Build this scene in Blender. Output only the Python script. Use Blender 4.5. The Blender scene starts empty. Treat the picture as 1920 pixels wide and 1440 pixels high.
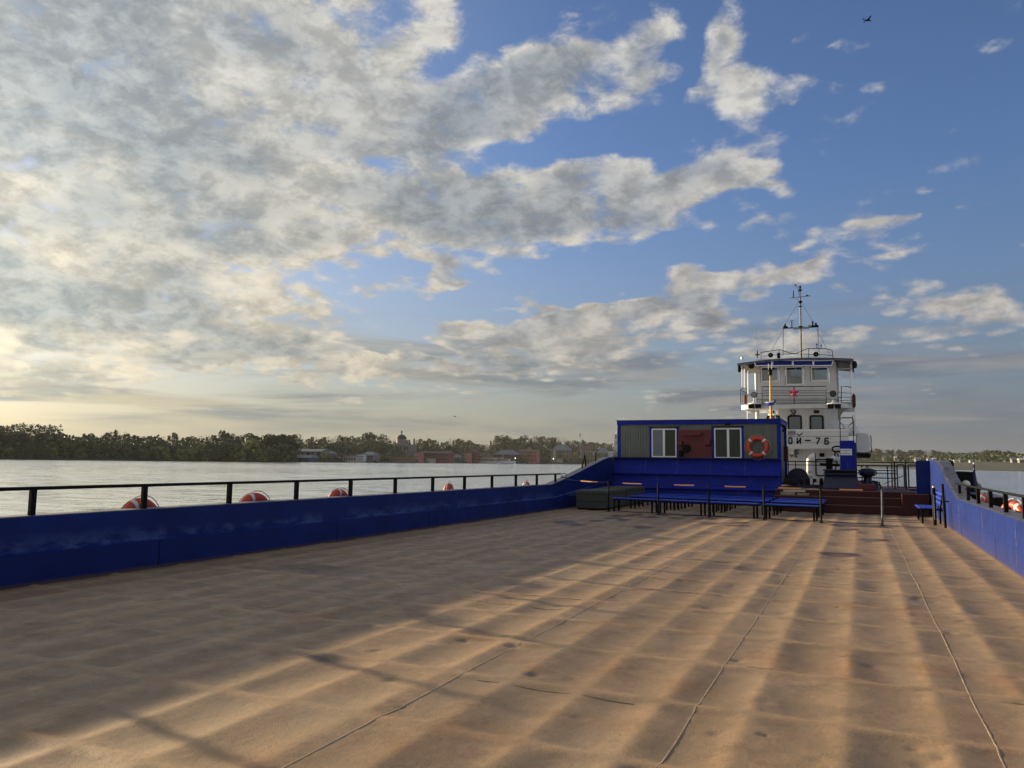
import bpy, math, random
import numpy as np
from mathutils import Vector, Matrix, noise as mnoise
R_ = math.radians
random.seed(7); np.random.seed(7)
S = bpy.context.scene
COL = S.collection

# ------------------------------------------------------------ camera
F = 1442.0; H = 1.65
_v = Vector((652, 153, F)).normalized()
_up = _v.cross(Vector((1, .0124, 0))).normalized()
if _up.y > 0: _up = -_up
_rx = _v.cross(_up).normalized()
if _rx.x < 0: _rx = -_rx
W = Matrix((_rx, _v, _up))           # image directions (x right, y down, z forward) -> world
cam = bpy.data.cameras.new('camera'); co = bpy.data.objects.new('camera', cam); COL.objects.link(co)
cam.sensor_width = 36; cam.lens = 36 * F / 1920; cam.clip_start = .05; cam.clip_end = 12000
mw = (W @ Matrix(((1, 0, 0), (0, -1, 0), (0, 0, -1)))).to_4x4(); mw.translation = Vector((0, 0, H))
co.matrix_world = mw; S.camera = co
S.render.resolution_x = 1024; S.render.resolution_y = 768

def ray(x, y): return W @ Vector((x - 960, y - 720, F))
def at(x, y, Y):
    d = ray(x, y); return Vector((0, 0, H)) + d * (Y / d.y)
def gd(x, y, z=0.):
    d = ray(x, y); return Vector((0, 0, H)) + d * ((z - H) / d.z)
def azel(x, y):
    d = ray(x, y).normalized(); return math.degrees(math.atan2(d.x, d.y)), math.degrees(math.asin(d.z))

# ------------------------------------------------------------ light
SUN_EL = 8.9; SUN_AZ = -77.0          # azimuth from +Y towards +X
EXPO = 2.4
S.view_settings.view_transform = 'Standard'; S.view_settings.look = 'None'
S.view_settings.exposure = EXPO; S.view_settings.gamma = 1
sd = Vector((math.sin(R_(SUN_AZ)) * math.cos(R_(SUN_EL)), math.cos(R_(SUN_AZ)) * math.cos(R_(SUN_EL)), math.sin(R_(SUN_EL))))
sl = bpy.data.lights.new('sun', 'SUN'); so = bpy.data.objects.new('sun', sl); COL.objects.link(so)
sl.energy = 2.3; sl.angle = R_(1.15); sl.color = (1, .78, .47)
so.rotation_euler = sd.to_track_quat('Z', 'Y').to_euler()

# ------------------------------------------------------------ node helpers
class NT:
    def __init__(s, nt): s.nt = nt; s.N = nt.nodes; s.L = nt.links
    def n(s, t, **k):
        o = s.N.new(t)
        for a, b in k.items(): setattr(o, a, b)
        return o
    def put(s, v, sock):
        if isinstance(v, bpy.types.NodeSocket): s.L.new(v, sock)
        elif v is not None: sock.default_value = v
    def m(s, op, a, b=None, c=None, clamp=False):
        o = s.n('ShaderNodeMath', operation=op, use_clamp=clamp)
        for v, k in zip((a, b, c), o.inputs): s.put(v, k)
        return o.outputs[0]
    def vm(s, op, a, b=None, sc=None):
        o = s.n('ShaderNodeVectorMath', operation=op); s.put(a, o.inputs[0]); s.put(b, o.inputs[1])
        if sc is not None: s.put(sc, o.inputs['Scale'])
        return o.outputs['Value'] if op in ('LENGTH', 'DOT_PRODUCT') else o.outputs[0]
    def noise(s, vec, scale, detail=4, rough=.5, dist=0., dims='3D'):
        o = s.n('ShaderNodeTexNoise', noise_dimensions=dims); s.put(vec, o.inputs['Vector'])
        o.inputs['Scale'].default_value = scale; o.inputs['Detail'].default_value = detail
        o.inputs['Roughness'].default_value = rough; o.inputs['Distortion'].default_value = dist
        return o.outputs[0]
    def map(s, v, a, b, c=0., d=1., smooth=False):
        o = s.n('ShaderNodeMapRange'); o.clamp = True
        if smooth: o.interpolation_type = 'SMOOTHSTEP'
        for q, k in zip((v, a, b, c, d), o.inputs): s.put(q, k)
        return o.outputs[0]
    def mix(s, f, a, b, blend='MIX'):
        o = s.n('ShaderNodeMix', data_type='RGBA', blend_type=blend); s.put(f, o.inputs[0])
        s.put(a if not isinstance(a, tuple) else a + (1,) * (4 - len(a)), o.inputs[6])
        s.put(b if not isinstance(b, tuple) else b + (1,) * (4 - len(b)), o.inputs[7])
        return o.outputs[2]
    def mapping(s, v, loc=(0, 0, 0), rot=(0, 0, 0), sc=(1, 1, 1), kind='POINT'):
        o = s.n('ShaderNodeMapping', vector_type=kind); s.put(v, o.inputs[0])
        o.inputs[1].default_value = loc; o.inputs[2].default_value = rot; o.inputs[3].default_value = sc
        return o.outputs[0]
    def xyz(s, x, y, z=0.):
        o = s.n('ShaderNodeCombineXYZ')
        for v, k in zip((x, y, z), o.inputs): s.put(v, k)
        return o.outputs[0]

# ------------------------------------------------------------ sky
def build_world():
    w = bpy.data.worlds.new("World"); S.world = w; w.use_nodes = True
    t = NT(w.node_tree); t.N.clear()
    out = t.n('ShaderNodeOutputWorld'); bg = t.n('ShaderNodeBackground'); t.L.new(bg.outputs[0], out.inputs[0])
    bg.inputs[1].default_value = .1
    sky = t.n('ShaderNodeTexSky', sky_type='NISHITA'); sky.sun_disc = False
    sky.sun_elevation = R_(SUN_EL); sky.sun_rotation = R_(SUN_AZ); sky.air_density = 1.0; sky.dust_density = 1.2; sky.ozone_density = 2.2
    tc = t.n('ShaderNodeTexCoord'); d = tc.outputs['Generated']
    sp = t.n('ShaderNodeSeparateXYZ'); t.L.new(d, sp.inputs[0]); X, Y, Z = sp.outputs
    DEG = 57.29578
    az = t.m('MULTIPLY', t.m('ARCTAN2', X, Y), DEG)
    el = t.m('MULTIPLY', t.m('ARCSINE', Z), DEG)
    ae = t.xyz(az, el)
    Zc = t.m('MAXIMUM', Z, 0.)
    den = t.m('ADD', Zc, .17)
    P = t.xyz(t.m('DIVIDE', X, den), t.m('DIVIDE', Y, den))
    # how much cloud stands in which part of the sky: (x, y, rx, ry, turn, amount) in the photograph's degrees
    blobs = [(250, 170, 900, 430, -8, .62), (60, 520, 620, 240, -4, .30), (560, 300, 520, 330, -12, .26), (880, 190, 330, 150, -20, .34), (1010, 130, 220, 90, -10, .20),
             (1215, 60, 75, 170, 10, .38), (1345, 70, 80, 150, -5, .40), (1285, 110, 25, 120, 5, -.25), (1420, 190, 110, 60, 8, .34), (1250, 175, 200, 60, 0, .12), (1120, 130, 170, 90, -15, .2),
             (1230, 350, 330, 95, -3, .52), (1050, 300, 150, 90, 10, .2), (930, 440, 330, 130, -5, .36), (1300, 330, 150, 50, 10, .2),
             (1510, 75, 60, 30, -10, .26), (1570, 100, 40, 20, 0, .24), (1130, 610, 620, 62, -12, .42), (1260, 560, 330, 45, -13, .30), (620, 660, 820, 80, 0, .30),
             (1480, 640, 480, 75, 0, .2), (1820, 590, 230, 45, -8, .24), (1700, 420, 100, 28, -8, .24), (1580, 425, 110, 22, -5, .2), (1530, 465, 70, 20, -5, .2), (1690, 500, 80, 22, -5, .2),
             (1450, 435, 70, 24, -10, .2), (1450, 352, 90, 26, 10, .26), (1220, 515, 70, 20, 0, .2), (840, 525, 70, 26, 10, .22), (1540, 180, 70, 26, 0, .16),
             (960, 30, 150, 60, -10, -.55), (1040, 255, 230, 45, -8, -.5), (700, 420, 130, 40, 0, -.05), (1010, 545, 330, 55, -12, -.6), (1180, 470, 200, 40, 0, -.3), (840, 90, 80, 40, 0, -.1), (780, 620, 170, 30, 0, -.2)]
    cov = None
    wob = t.vm('SCALE', t.vm('SUBTRACT', t.n('ShaderNodeTexNoise').outputs[1], (.5, .5, .5)), sc=9.)
    nz = t.N[-1]
    for nd in t.N:
        if nd.bl_idname == 'ShaderNodeTexNoise':
            t.L.new(P, nd.inputs['Vector']); nd.inputs['Scale'].default_value = 2.6; nd.inputs['Detail'].default_value = 3
    aw = t.vm('ADD', ae, wob)
    for (x, y, rx, ry, a, amp) in blobs:
        ca, ce = azel(x, y)
        kx = 25.2 / max(.35, math.cos(R_(ce)))
        q = t.mapping(aw, (ca, ce, 0), (0, 0, R_(-a)), (1.45 * rx / kx * (math.cos(R_(ca + 24.3))) ** 1.2, 1.45 * ry / 25.2, 40), 'TEXTURE')
        g = t.n('ShaderNodeTexGradient', gradient_type='QUADRATIC_SPHERE'); t.L.new(q, g.inputs[0])
        cov = t.m('MULTIPLY_ADD', g.outputs[1], amp * 1.5, cov if cov is not None else 0.)
    cov = t.m('ADD', t.m('MINIMUM', cov, .54), t.m('MULTIPLY', t.map(t.m('ABSOLUTE', t.m('ADD', az, 24.)), 48., 80.), .36))  # plus unseen cloud behind the camera, added to brighten and warm the shade
    nd = t.noise(t.mapping(d, sc=(1, 1, 1.9)), 6.5, 8, .6, .1); n1 = t.m('ADD', t.m('MULTIPLY', t.noise(P, 3.0, 10, .60, .15), .62), t.m('MULTIPLY', nd, .38))
    sdir = (math.sin(R_(SUN_AZ)) * .03, math.cos(R_(SUN_AZ)) * .03 - .022, 0)
    n2 = t.m('ADD', t.m('MULTIPLY', t.noise(t.vm('ADD', P, sdir), 3.0, 8, .60, .15), .62), t.m('MULTIPLY', nd, .38))
    nf = t.noise(t.mapping(d, sc=(1, 1, 1.7)), 17., 6, .64, .2)
    vo_ = t.n('ShaderNodeTexVoronoi', feature='SMOOTH_F1'); vo_.inputs['Scale'].default_value = 11.; vo_.inputs['Smoothness'].default_value = .35
    t.L.new(t.vm('ADD', P, t.vm('SCALE', t.vm('SUBTRACT', nz.outputs[1], (.5, .5, .5)), sc=.5)), vo_.inputs['Vector'])
    cell = t.m('MULTIPLY', t.m('SUBTRACT', .42, vo_.outputs['Distance']), .42)
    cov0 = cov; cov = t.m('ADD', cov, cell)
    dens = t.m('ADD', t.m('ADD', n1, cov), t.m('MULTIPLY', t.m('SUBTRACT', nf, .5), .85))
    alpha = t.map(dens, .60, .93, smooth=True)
    n0 = t.noise(P, 1.9, 3.5, .5, .4)
    thick = t.map(t.m('ADD', t.m('ADD', t.m('MULTIPLY', n0, 1.15), cov0), t.m('MULTIPLY', t.m('SUBTRACT', n1, .5), .55)), .84, 1.22, smooth=True)
    relief = t.m('SUBTRACT', n1, n2)
    so3 = tuple(v * .022 for v in sd)
    nf2 = t.noise(t.mapping(t.vm('ADD', d, so3), sc=(1, 1, 1.7)), 17., 6, .64, .2)
    fine = t.m('SUBTRACT', nf, nf2)
    thick = t.m('ADD', t.m('MULTIPLY', thick, .92), t.m('MULTIPLY', t.m('SUBTRACT', .47, nf), 1.15), clamp=True)
    # warmth grows towards the sun and the horizon
    ws = t.map(az, -72., -5.)
    lowf = t.map(el, 2., 26.)
    k = 1.74
    def c(r, g, b, s=1.): return (((r / 255) ** 2.2) * k * s, ((g / 255) ** 2.2) * k * s, ((b / 255) ** 2.2) * k * s)
    bright = t.mix(ws, t.mix(lowf, c(250, 234, 196), c(226, 222, 208)), t.mix(lowf, c(190, 184, 178), c(214, 212, 208)))
    dark = t.mix(ws, t.mix(lowf, c(190, 196, 186), c(170, 178, 182)), t.mix(lowf, c(134, 140, 152), c(154, 162, 174)))
    col = t.mix(thick, bright, dark)
    rl = t.map(relief, -.07, .07, .90, 1.12)
    rl = t.m('MULTIPLY', rl, t.map(fine, -.10, .10, .86, 1.16))
    col = t.vm('SCALE', col, sc=rl)
    # clear sky: blue above, grey haze near the horizon, warm towards the sun
    hz = t.mix(ws, c(208, 198, 162), t.mix(t.map(az, -45., 8.), c(176, 170, 152), c(118, 124, 136)))
    hf = t.m('POWER', t.map(el, 0., 22., 1., 0.), 1.7)
    clear = t.mix(1., sky.outputs[0], (.268, .292, .385), 'MULTIPLY')
    clear = t.mix(t.m('MULTIPLY', t.map(az, -75., -20., 1., 0.), .6), clear, c(176, 192, 200))
    clear = t.mix(t.m('MULTIPLY', hf, .93), clear, hz)
    # thin grey sheets near the horizon
    st = t.noise(t.xyz(t.m('MULTIPLY', az, .045), t.m('MULTIPLY', el, .42)), 1., 5, .55, .6)
    sf = t.m('MULTIPLY', t.map(st, .42, .60, smooth=True), t.m('MULTIPLY', t.map(el, .8, 3.), t.map(el, 7., 12., 1., 0.)))
    sheet = t.mix(t.map(t.noise(t.xyz(t.m('MULTIPLY', az, .09), t.m('MULTIPLY', el, .9)), 1., 6, .6, .4), .42, .62), t.mix(ws, c(176, 180, 170), c(120, 128, 142)), t.mix(ws, c(226, 214, 176), c(164, 160, 158)))
    base = t.mix(t.m('MULTIPLY', sf, .85), clear, sheet)
    alow = t.m('MULTIPLY', alpha, t.map(el, 1.5, 6.))
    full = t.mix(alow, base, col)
    # the disc of sky round the hidden sun is brighter
    glow = t.m('POWER', t.m('MAXIMUM', t.vm('DOT_PRODUCT', d, tuple(sd)), 0.), 9.)
    full = t.vm('SCALE', full, sc=t.m('MULTIPLY_ADD', glow, .50, .88))
    full = t.vm('SCALE', full, sc=t.map(el, -2., -.2, .25, 1.))
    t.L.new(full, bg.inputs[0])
build_world()

# ------------------------------------------------------------ materials
MATS = {}
def mat(name, col, rough=.6, metal=0., var=.12, vs=3., bump=0., bs=40., col2=None, f2=(.5, .7), s2=2., spec=.5, objvar=0., space='Object'):
    m = bpy.data.materials.new(name); m.use_nodes = True; t = NT(m.node_tree); b = t.N['Principled BSDF']
    tc = t.n('ShaderNodeTexCoord').outputs[space]
    n = t.noise(tc, vs, 5, .6)
    c = t.mix(1., col, t.vm('SCALE', (1, 1, 1), sc=t.map(n, .3, .7, 1 - var, 1 + var)), 'MULTIPLY')
    if col2: c = t.mix(t.map(t.noise(tc, s2, 8, .65), f2[0], f2[1]), c, col2)
    if objvar:
        oi = t.n('ShaderNodeObjectInfo').outputs['Random']
        c = t.mix(1., c, t.vm('SCALE', (1, 1, 1), sc=t.map(oi, 0., 1., 1 - objvar, 1 + objvar)), 'MULTIPLY')
    t.L.new(c, b.inputs['Base Color']); b.inputs['Metallic'].default_value = metal
    b.inputs['Specular IOR Level'].default_value = spec
    t.put(t.map(n, .3, .7, max(.03, rough - .08), min(1, rough + .08)), b.inputs['Roughness'])
    if bump:
        bp = t.n('ShaderNodeBump'); bp.inputs['Strength'].default_value = bump; bp.inputs['Distance'].default_value = .01
        t.L.new(t.noise(tc, bs, 5, .6), bp.inputs['Height']); t.L.new(bp.outputs[0], b.inputs['Normal'])
    MATS[name] = m; return m

M_blue = mat('blue_paint', (.0010, .014, .26), .5, var=.25, vs=2.5, bump=.25, bs=7, col2=(.010, .045, .36), f2=(.56, .72), s2=3.5, spec=.16)
M_blue2 = mat('dark_blue_paint', (.002, .006, .045), .5, var=.25, bump=.2, bs=9)
M_bench = mat('bench_blue', (.004, .040, .42), .42, var=.2, vs=6)
M_black = mat('black_steel', (.006, .006, .007), .55, var=.3, vs=9, col2=(.02, .014, .01), f2=(.66, .78), s2=9, spec=.1)
M_white = mat('white_paint', (.52, .535, .56), .42, var=.08, vs=1.2, col2=(.36, .30, .23), f2=(.58, .80), s2=2.2)
M_wtrim = mat('white_trim', (.70, .71, .74), .4, var=.05)
M_grey = mat('grey_paint', (.20, .21, .22), .55, var=.15)
M_cap = mat('worn_grey_edge', (.085, .09, .115), .55, var=.35, vs=8, col2=(.03, .03, .08), f2=(.5, .6), s2=6)
M_red = mat('red_oxide_paint', (.045, .005, .007), .55, var=.25, vs=3, col2=(.04, .012, .008), f2=(.6, .75), s2=4, spec=.3)
M_redb = mat('fire_red', (.10, .004, .009), .5, var=.2)
M_step = mat('worn_step_edge', (.13, .07, .06), .55, var=.3, vs=10)
M_ring = mat('lifebuoy_orange', (.46, .050, .030), .5, var=.12, vs=5)
M_band = mat('reflective_white', (.66, .66, .62), .4, var=.08)
M_rope = mat('pale_rope', (.42, .38, .30), .8)
M_chest = mat('grey_green_canvas', (.045, .052, .047), .8, var=.15, vs=3, bump=.3, bs=20)
M_orange = mat('foam_orange', (.62, .28, .09), .6, var=.1)
M_brass = mat('ochre_mast_paint', (.50, .27, .06), .5, var=.15)
M_star = mat('star_red', (.42, .01, .03), .45)
M_rib = mat('reel_rope', (.04, .04, .045), .8, var=.4, vs=20)
M_wood = mat('pallet_wood', (.28, .22, .16), .75, var=.3, vs=5)
M_canvas = mat('beige_canvas', (.45, .40, .31), .8, var=.15)

def facade_glass(name, col=(.018, .026, .026), rough=.06):
    m = bpy.data.materials.new(name); m.use_nodes = True; b = m.node_tree.nodes['Principled BSDF']; t = NT(m.node_tree)
    tc = t.n('ShaderNodeTexCoord').outputs['Object']
    t.L.new(t.mix(t.noise(tc, 1.5, 3), col, tuple(x * 1.7 for x in col)), b.inputs['Base Color'])
    b.inputs['Roughness'].default_value = rough; b.inputs['IOR'].default_value = 1.5; b.inputs['Specular IOR Level'].default_value = .28
    return m
M_glass = facade_glass('window_glass'); M_curtain = facade_glass('window_with_pale_blind', (.10, .12, .145), .12)
def clear_glass():
    m = bpy.data.materials.new('clear_window_glass'); m.use_nodes = True; t = NT(m.node_tree); t.N.clear()
    o = t.n('ShaderNodeOutputMaterial'); g = t.n('ShaderNodeBsdfGlossy'); g.inputs[1].default_value = .03; g.inputs[0].default_value = (.9, .95, 1, 1)
    tr = t.n('ShaderNodeBsdfTransparent'); tr.inputs[0].default_value = (.30, .36, .42, 1); mx = t.n('ShaderNodeMixShader')
    mx.inputs[0].default_value = .13; t.L.new(tr.outputs[0], mx.inputs[1]); t.L.new(g.outputs[0], mx.inputs[2]); t.L.new(mx.outputs[0], o.inputs[0])
    return m
M_clear = clear_glass()

def siding_mat():
    m = bpy.data.materials.new('grey_profiled_siding'); m.use_nodes = True; t = NT(m.node_tree); b = t.N['Principled BSDF']
    tc = t.n('ShaderNodeTexCoord').outputs['Object']
    n = t.noise(t.mapping(tc, sc=(3, 3, .4)), 2., 5, .6)
    t.L.new(t.mix(t.map(n, .3, .7), (.085, .102, .095), (.125, .145, .135)), b.inputs['Base Color']); b.inputs['Roughness'].default_value = .5
    return m
M_siding = siding_mat()

def wall_mat():
    m = bpy.data.materials.new('blue_bulwark_paint'); m.use_nodes = True; t = NT(m.node_tree); b = t.N['Principled BSDF']
    g = t.n('ShaderNodeNewGeometry').outputs['Position']
    sp = t.n('ShaderNodeSeparateXYZ'); t.L.new(g, sp.inputs[0])
    n = t.noise(g, 1.1, 6, .6); nf = t.noise(g, 6., 7, .7)
    c = t.mix(t.map(n, .3, .7), (.0018, .012, .105), (.0032, .021, .165))
    # chalky scuffs in a band above the knuckle, rubbed by vehicles
    zz = t.m('ADD', sp.outputs[2], t.m('MULTIPLY', t.m('SUBTRACT', nf, .5), .10))
    band = t.m('MULTIPLY', t.map(zz, .40, .43), t.map(zz, .43, .66, 1., 0.))
    pt = t.map(t.noise(t.mapping(g, sc=(1, .45, 1.)), 2.4, 8, .72), .46, .56)
    lf = t.map(sp.outputs[0], -1., 0., 1., 0.)
    rs = t.m('MULTIPLY', t.map(t.noise(t.mapping(g, sc=(4, 4, .35)), 3.4, 6, .7), .64, .72), t.map(t.noise(g, 1.3, 4, .6), .45, .62))
    c = t.mix(t.m('MULTIPLY', rs, .45), c, (.10, .045, .03))
    c = t.mix(t.m('MULTIPLY', t.m('MULTIPLY', t.m('MULTIPLY', band, pt), lf), .9), c, (.050, .085, .25))
    sc = t.map(t.noise(t.mapping(g, sc=(5, 5, .5)), 3., 6, .7), .60, .78)
    c = t.mix(t.m('MULTIPLY', sc, .25), c, (.020, .045, .18))
    # dust and rust at the foot and chips of primer
    ft = t.map(t.m('ADD', sp.outputs[2], t.m('MULTIPLY', nf, -.05)), -.02, .02, 1., 0.)
    c = t.mix(t.m('MULTIPLY', ft, .8), c, (.10, .055, .035))
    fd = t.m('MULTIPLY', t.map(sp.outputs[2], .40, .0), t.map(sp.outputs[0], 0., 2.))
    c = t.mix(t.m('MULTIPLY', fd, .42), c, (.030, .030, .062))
    ch = t.map(t.noise(g, 14., 6, .75), .70, .74)
    c = t.mix(t.m('MULTIPLY', ch, .4), c, (.12, .13, .17))
    t.L.new(c, b.inputs['Base Color']); t.put(t.map(nf, .3, .7, .38, .58), b.inputs['Roughness']); b.inputs['Specular IOR Level'].default_value = .2
    bp = t.n('ShaderNodeBump'); bp.inputs['Strength'].default_value = .5; bp.inputs['Distance'].default_value = .02
    t.L.new(t.noise(g, 1.7, 4, .5), bp.inputs['Height']); t.L.new(bp.outputs[0], b.inputs['Normal'])
    return m
M_wall = wall_mat()

def deck_mat():
    m = bpy.data.materials.new('dusty_rusty_deck_plate'); m.use_nodes = True; t = NT(m.node_tree); b = t.N['Principled BSDF']
    g = t.n('ShaderNodeNewGeometry').outputs['Position']
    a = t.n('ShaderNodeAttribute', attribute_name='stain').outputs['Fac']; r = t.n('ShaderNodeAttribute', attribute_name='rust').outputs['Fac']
    n = t.noise(g, .55, 7, .62); n2 = t.noise(g, 3.2, 8, .68); n3 = t.noise(g, 90., 3, .6)
    c = t.mix(t.map(n, .34, .66), (.300, .198, .114), (.400, .264, .150))
    c = t.mix(t.map(n2, .40, .75), c, (.235, .170, .105))
    rr = t.m('MULTIPLY', r, t.map(n2, .30, .62))
    c = t.mix(t.m('MULTIPLY', rr, .8), c, (.34, .14, .048))
    c = t.mix(t.m('MULTIPLY', t.map(t.noise(g, 2.1, 9, .75), .55, .68), .6), c, (.14, .078, .045))
    c = t.mix(t.m('MULTIPLY', t.map(t.noise(g, 22., 4, .7), .63, .72), .7), c, (.09, .055, .04))
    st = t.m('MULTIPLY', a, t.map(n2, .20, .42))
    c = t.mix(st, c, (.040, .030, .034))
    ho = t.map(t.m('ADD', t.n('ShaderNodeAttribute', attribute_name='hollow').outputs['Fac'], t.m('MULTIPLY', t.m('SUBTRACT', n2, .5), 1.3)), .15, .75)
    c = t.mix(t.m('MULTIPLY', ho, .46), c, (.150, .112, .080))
    gr = t.map(t.noise(t.mapping(g, sc=(1, .25, 1)), 1.6, 6, .6), .52, .72)
    c = t.mix(t.m('MULTIPLY', gr, .35), c, (.27, .225, .18))
    c = t.mix(1., c, t.vm('SCALE', (1, 1, 1), sc=t.map(n3, .2, .8, .84, 1.16)), 'MULTIPLY')
    t.L.new(c, b.inputs['Base Color']); t.put(t.map(n2, .35, .65, .52, .76), b.inputs['Roughness']); b.inputs['Specular IOR Level'].default_value = .32
    bp = t.n('ShaderNodeBump'); bp.inputs['Strength'].default_value = .5; bp.inputs['Distance'].default_value = .005
    h = t.m('ADD', t.noise(g, 130., 3, .6), t.m('MULTIPLY', t.noise(g, 9., 6, .65), 2.2)); t.L.new(h, bp.inputs['Height']); t.L.new(bp.outputs[0], b.inputs['Normal'])
    return m
M_deck = deck_mat()

def water_mat():
    m = bpy.data.materials.new('river_water'); m.use_nodes = True; t = NT(m.node_tree); b = t.N['Principled BSDF']
    b.inputs['Base Color'].default_value = (.98, .99, .98, 1); b.inputs['Metallic'].default_value = 1.; b.inputs['Roughness'].default_value = .155; b.inputs['IOR'].default_value = 1.5
    g = t.n('ShaderNodeNewGeometry').outputs['Position']
    q = t.mapping(g, rot=(0, 0, R_(20)), sc=(1., .45, 1))
    h = t.m('ADD', t.m('MULTIPLY', t.noise(q, .9, 4, .55, .5), .55), t.m('MULTIPLY', t.noise(q, .16, 3, .5), 1.3))
    rp = t.noise(t.mapping(g, rot=(0, 0, R_(-42)), sc=(.16, 1.1, 1)), .75, 6, .62, .8)
    lane = t.map(t.noise(t.mapping(g, rot=(0, 0, R_(-42)), sc=(.25, 1, 1)), .012, 4, .6), .42, .60)
    t.put(t.m('ADD', t.map(rp, .40, .58, .055, .19), t.m('MULTIPLY', lane, .035)), b.inputs['Roughness'])
    calm = t.map(t.noise(t.mapping(g, sc=(.35, 1, 1)), .014, 4, .6), .38, .62, .35, 1.)
    bp = t.n('ShaderNodeBump'); bp.inputs['Distance'].default_value = 1.0
    t.put(t.m('MULTIPLY', calm, .5), bp.inputs['Strength']); t.L.new(h, bp.inputs['Height']); t.L.new(bp.outputs[0], b.inputs['Normal'])
    return m
M_water = water_mat()
M_grass = mat('bank_grass', (.012, .021, .015), .9, var=.3, vs=.03, col2=(.020, .025, .019), f2=(.5, .7), s2=.02)
M_bark = mat('bark', (.10, .085, .065), .9)
def leafm(name, c): return mat(name, c, .7, var=.35, vs=.25, objvar=.3, spec=.2, space='Object')
M_leaf = leafm('leaves_green', (.060, .080, .042)); M_leafp = leafm('leaves_fresh', (.155, .170, .062)); M_leafk = leafm('leaves_deep_green', (.030, .046, .022)); M_leafd = leafm('needles_dark', (.038, .055, .034)); M_leafb = leafm('leaves_budding', (.078, .078, .052))
M_brick = mat('brick_red', (.125, .040, .035), .8, var=.2, vs=.4); M_pink = mat('pink_plaster_sunlit_tone', (.27, .095, .085), .8, var=.1, vs=.3)  # pink plaster; at the brick warehouse end its sunlit tone is painted in
M_cream = mat('cream_plaster', (.27, .245, .20), .8, var=.12, vs=.3); M_gwall = mat('grey_plaster', (.15, .15, .145), .8, var=.15, vs=.3)
M_brown = mat('brown_boards', (.09, .065, .05), .85, var=.2, vs=.5); M_slate = mat('blue_grey_roof', (.12, .14, .17), .5, var=.15, vs=.4)
M_rust = mat('brown_roof', (.10, .055, .045), .7, var=.2, vs=.4); M_dome = mat('dark_dome', (.035, .032, .03), .8); M_boatw = mat('ship_white', (.42, .42, .43), .5, var=.05)
M_fglass = mat('far_window', (.03, .03, .035), .3, var=.2); M_dkblue = mat('dark_blue_boards', (.03, .05, .07), .7)

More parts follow.
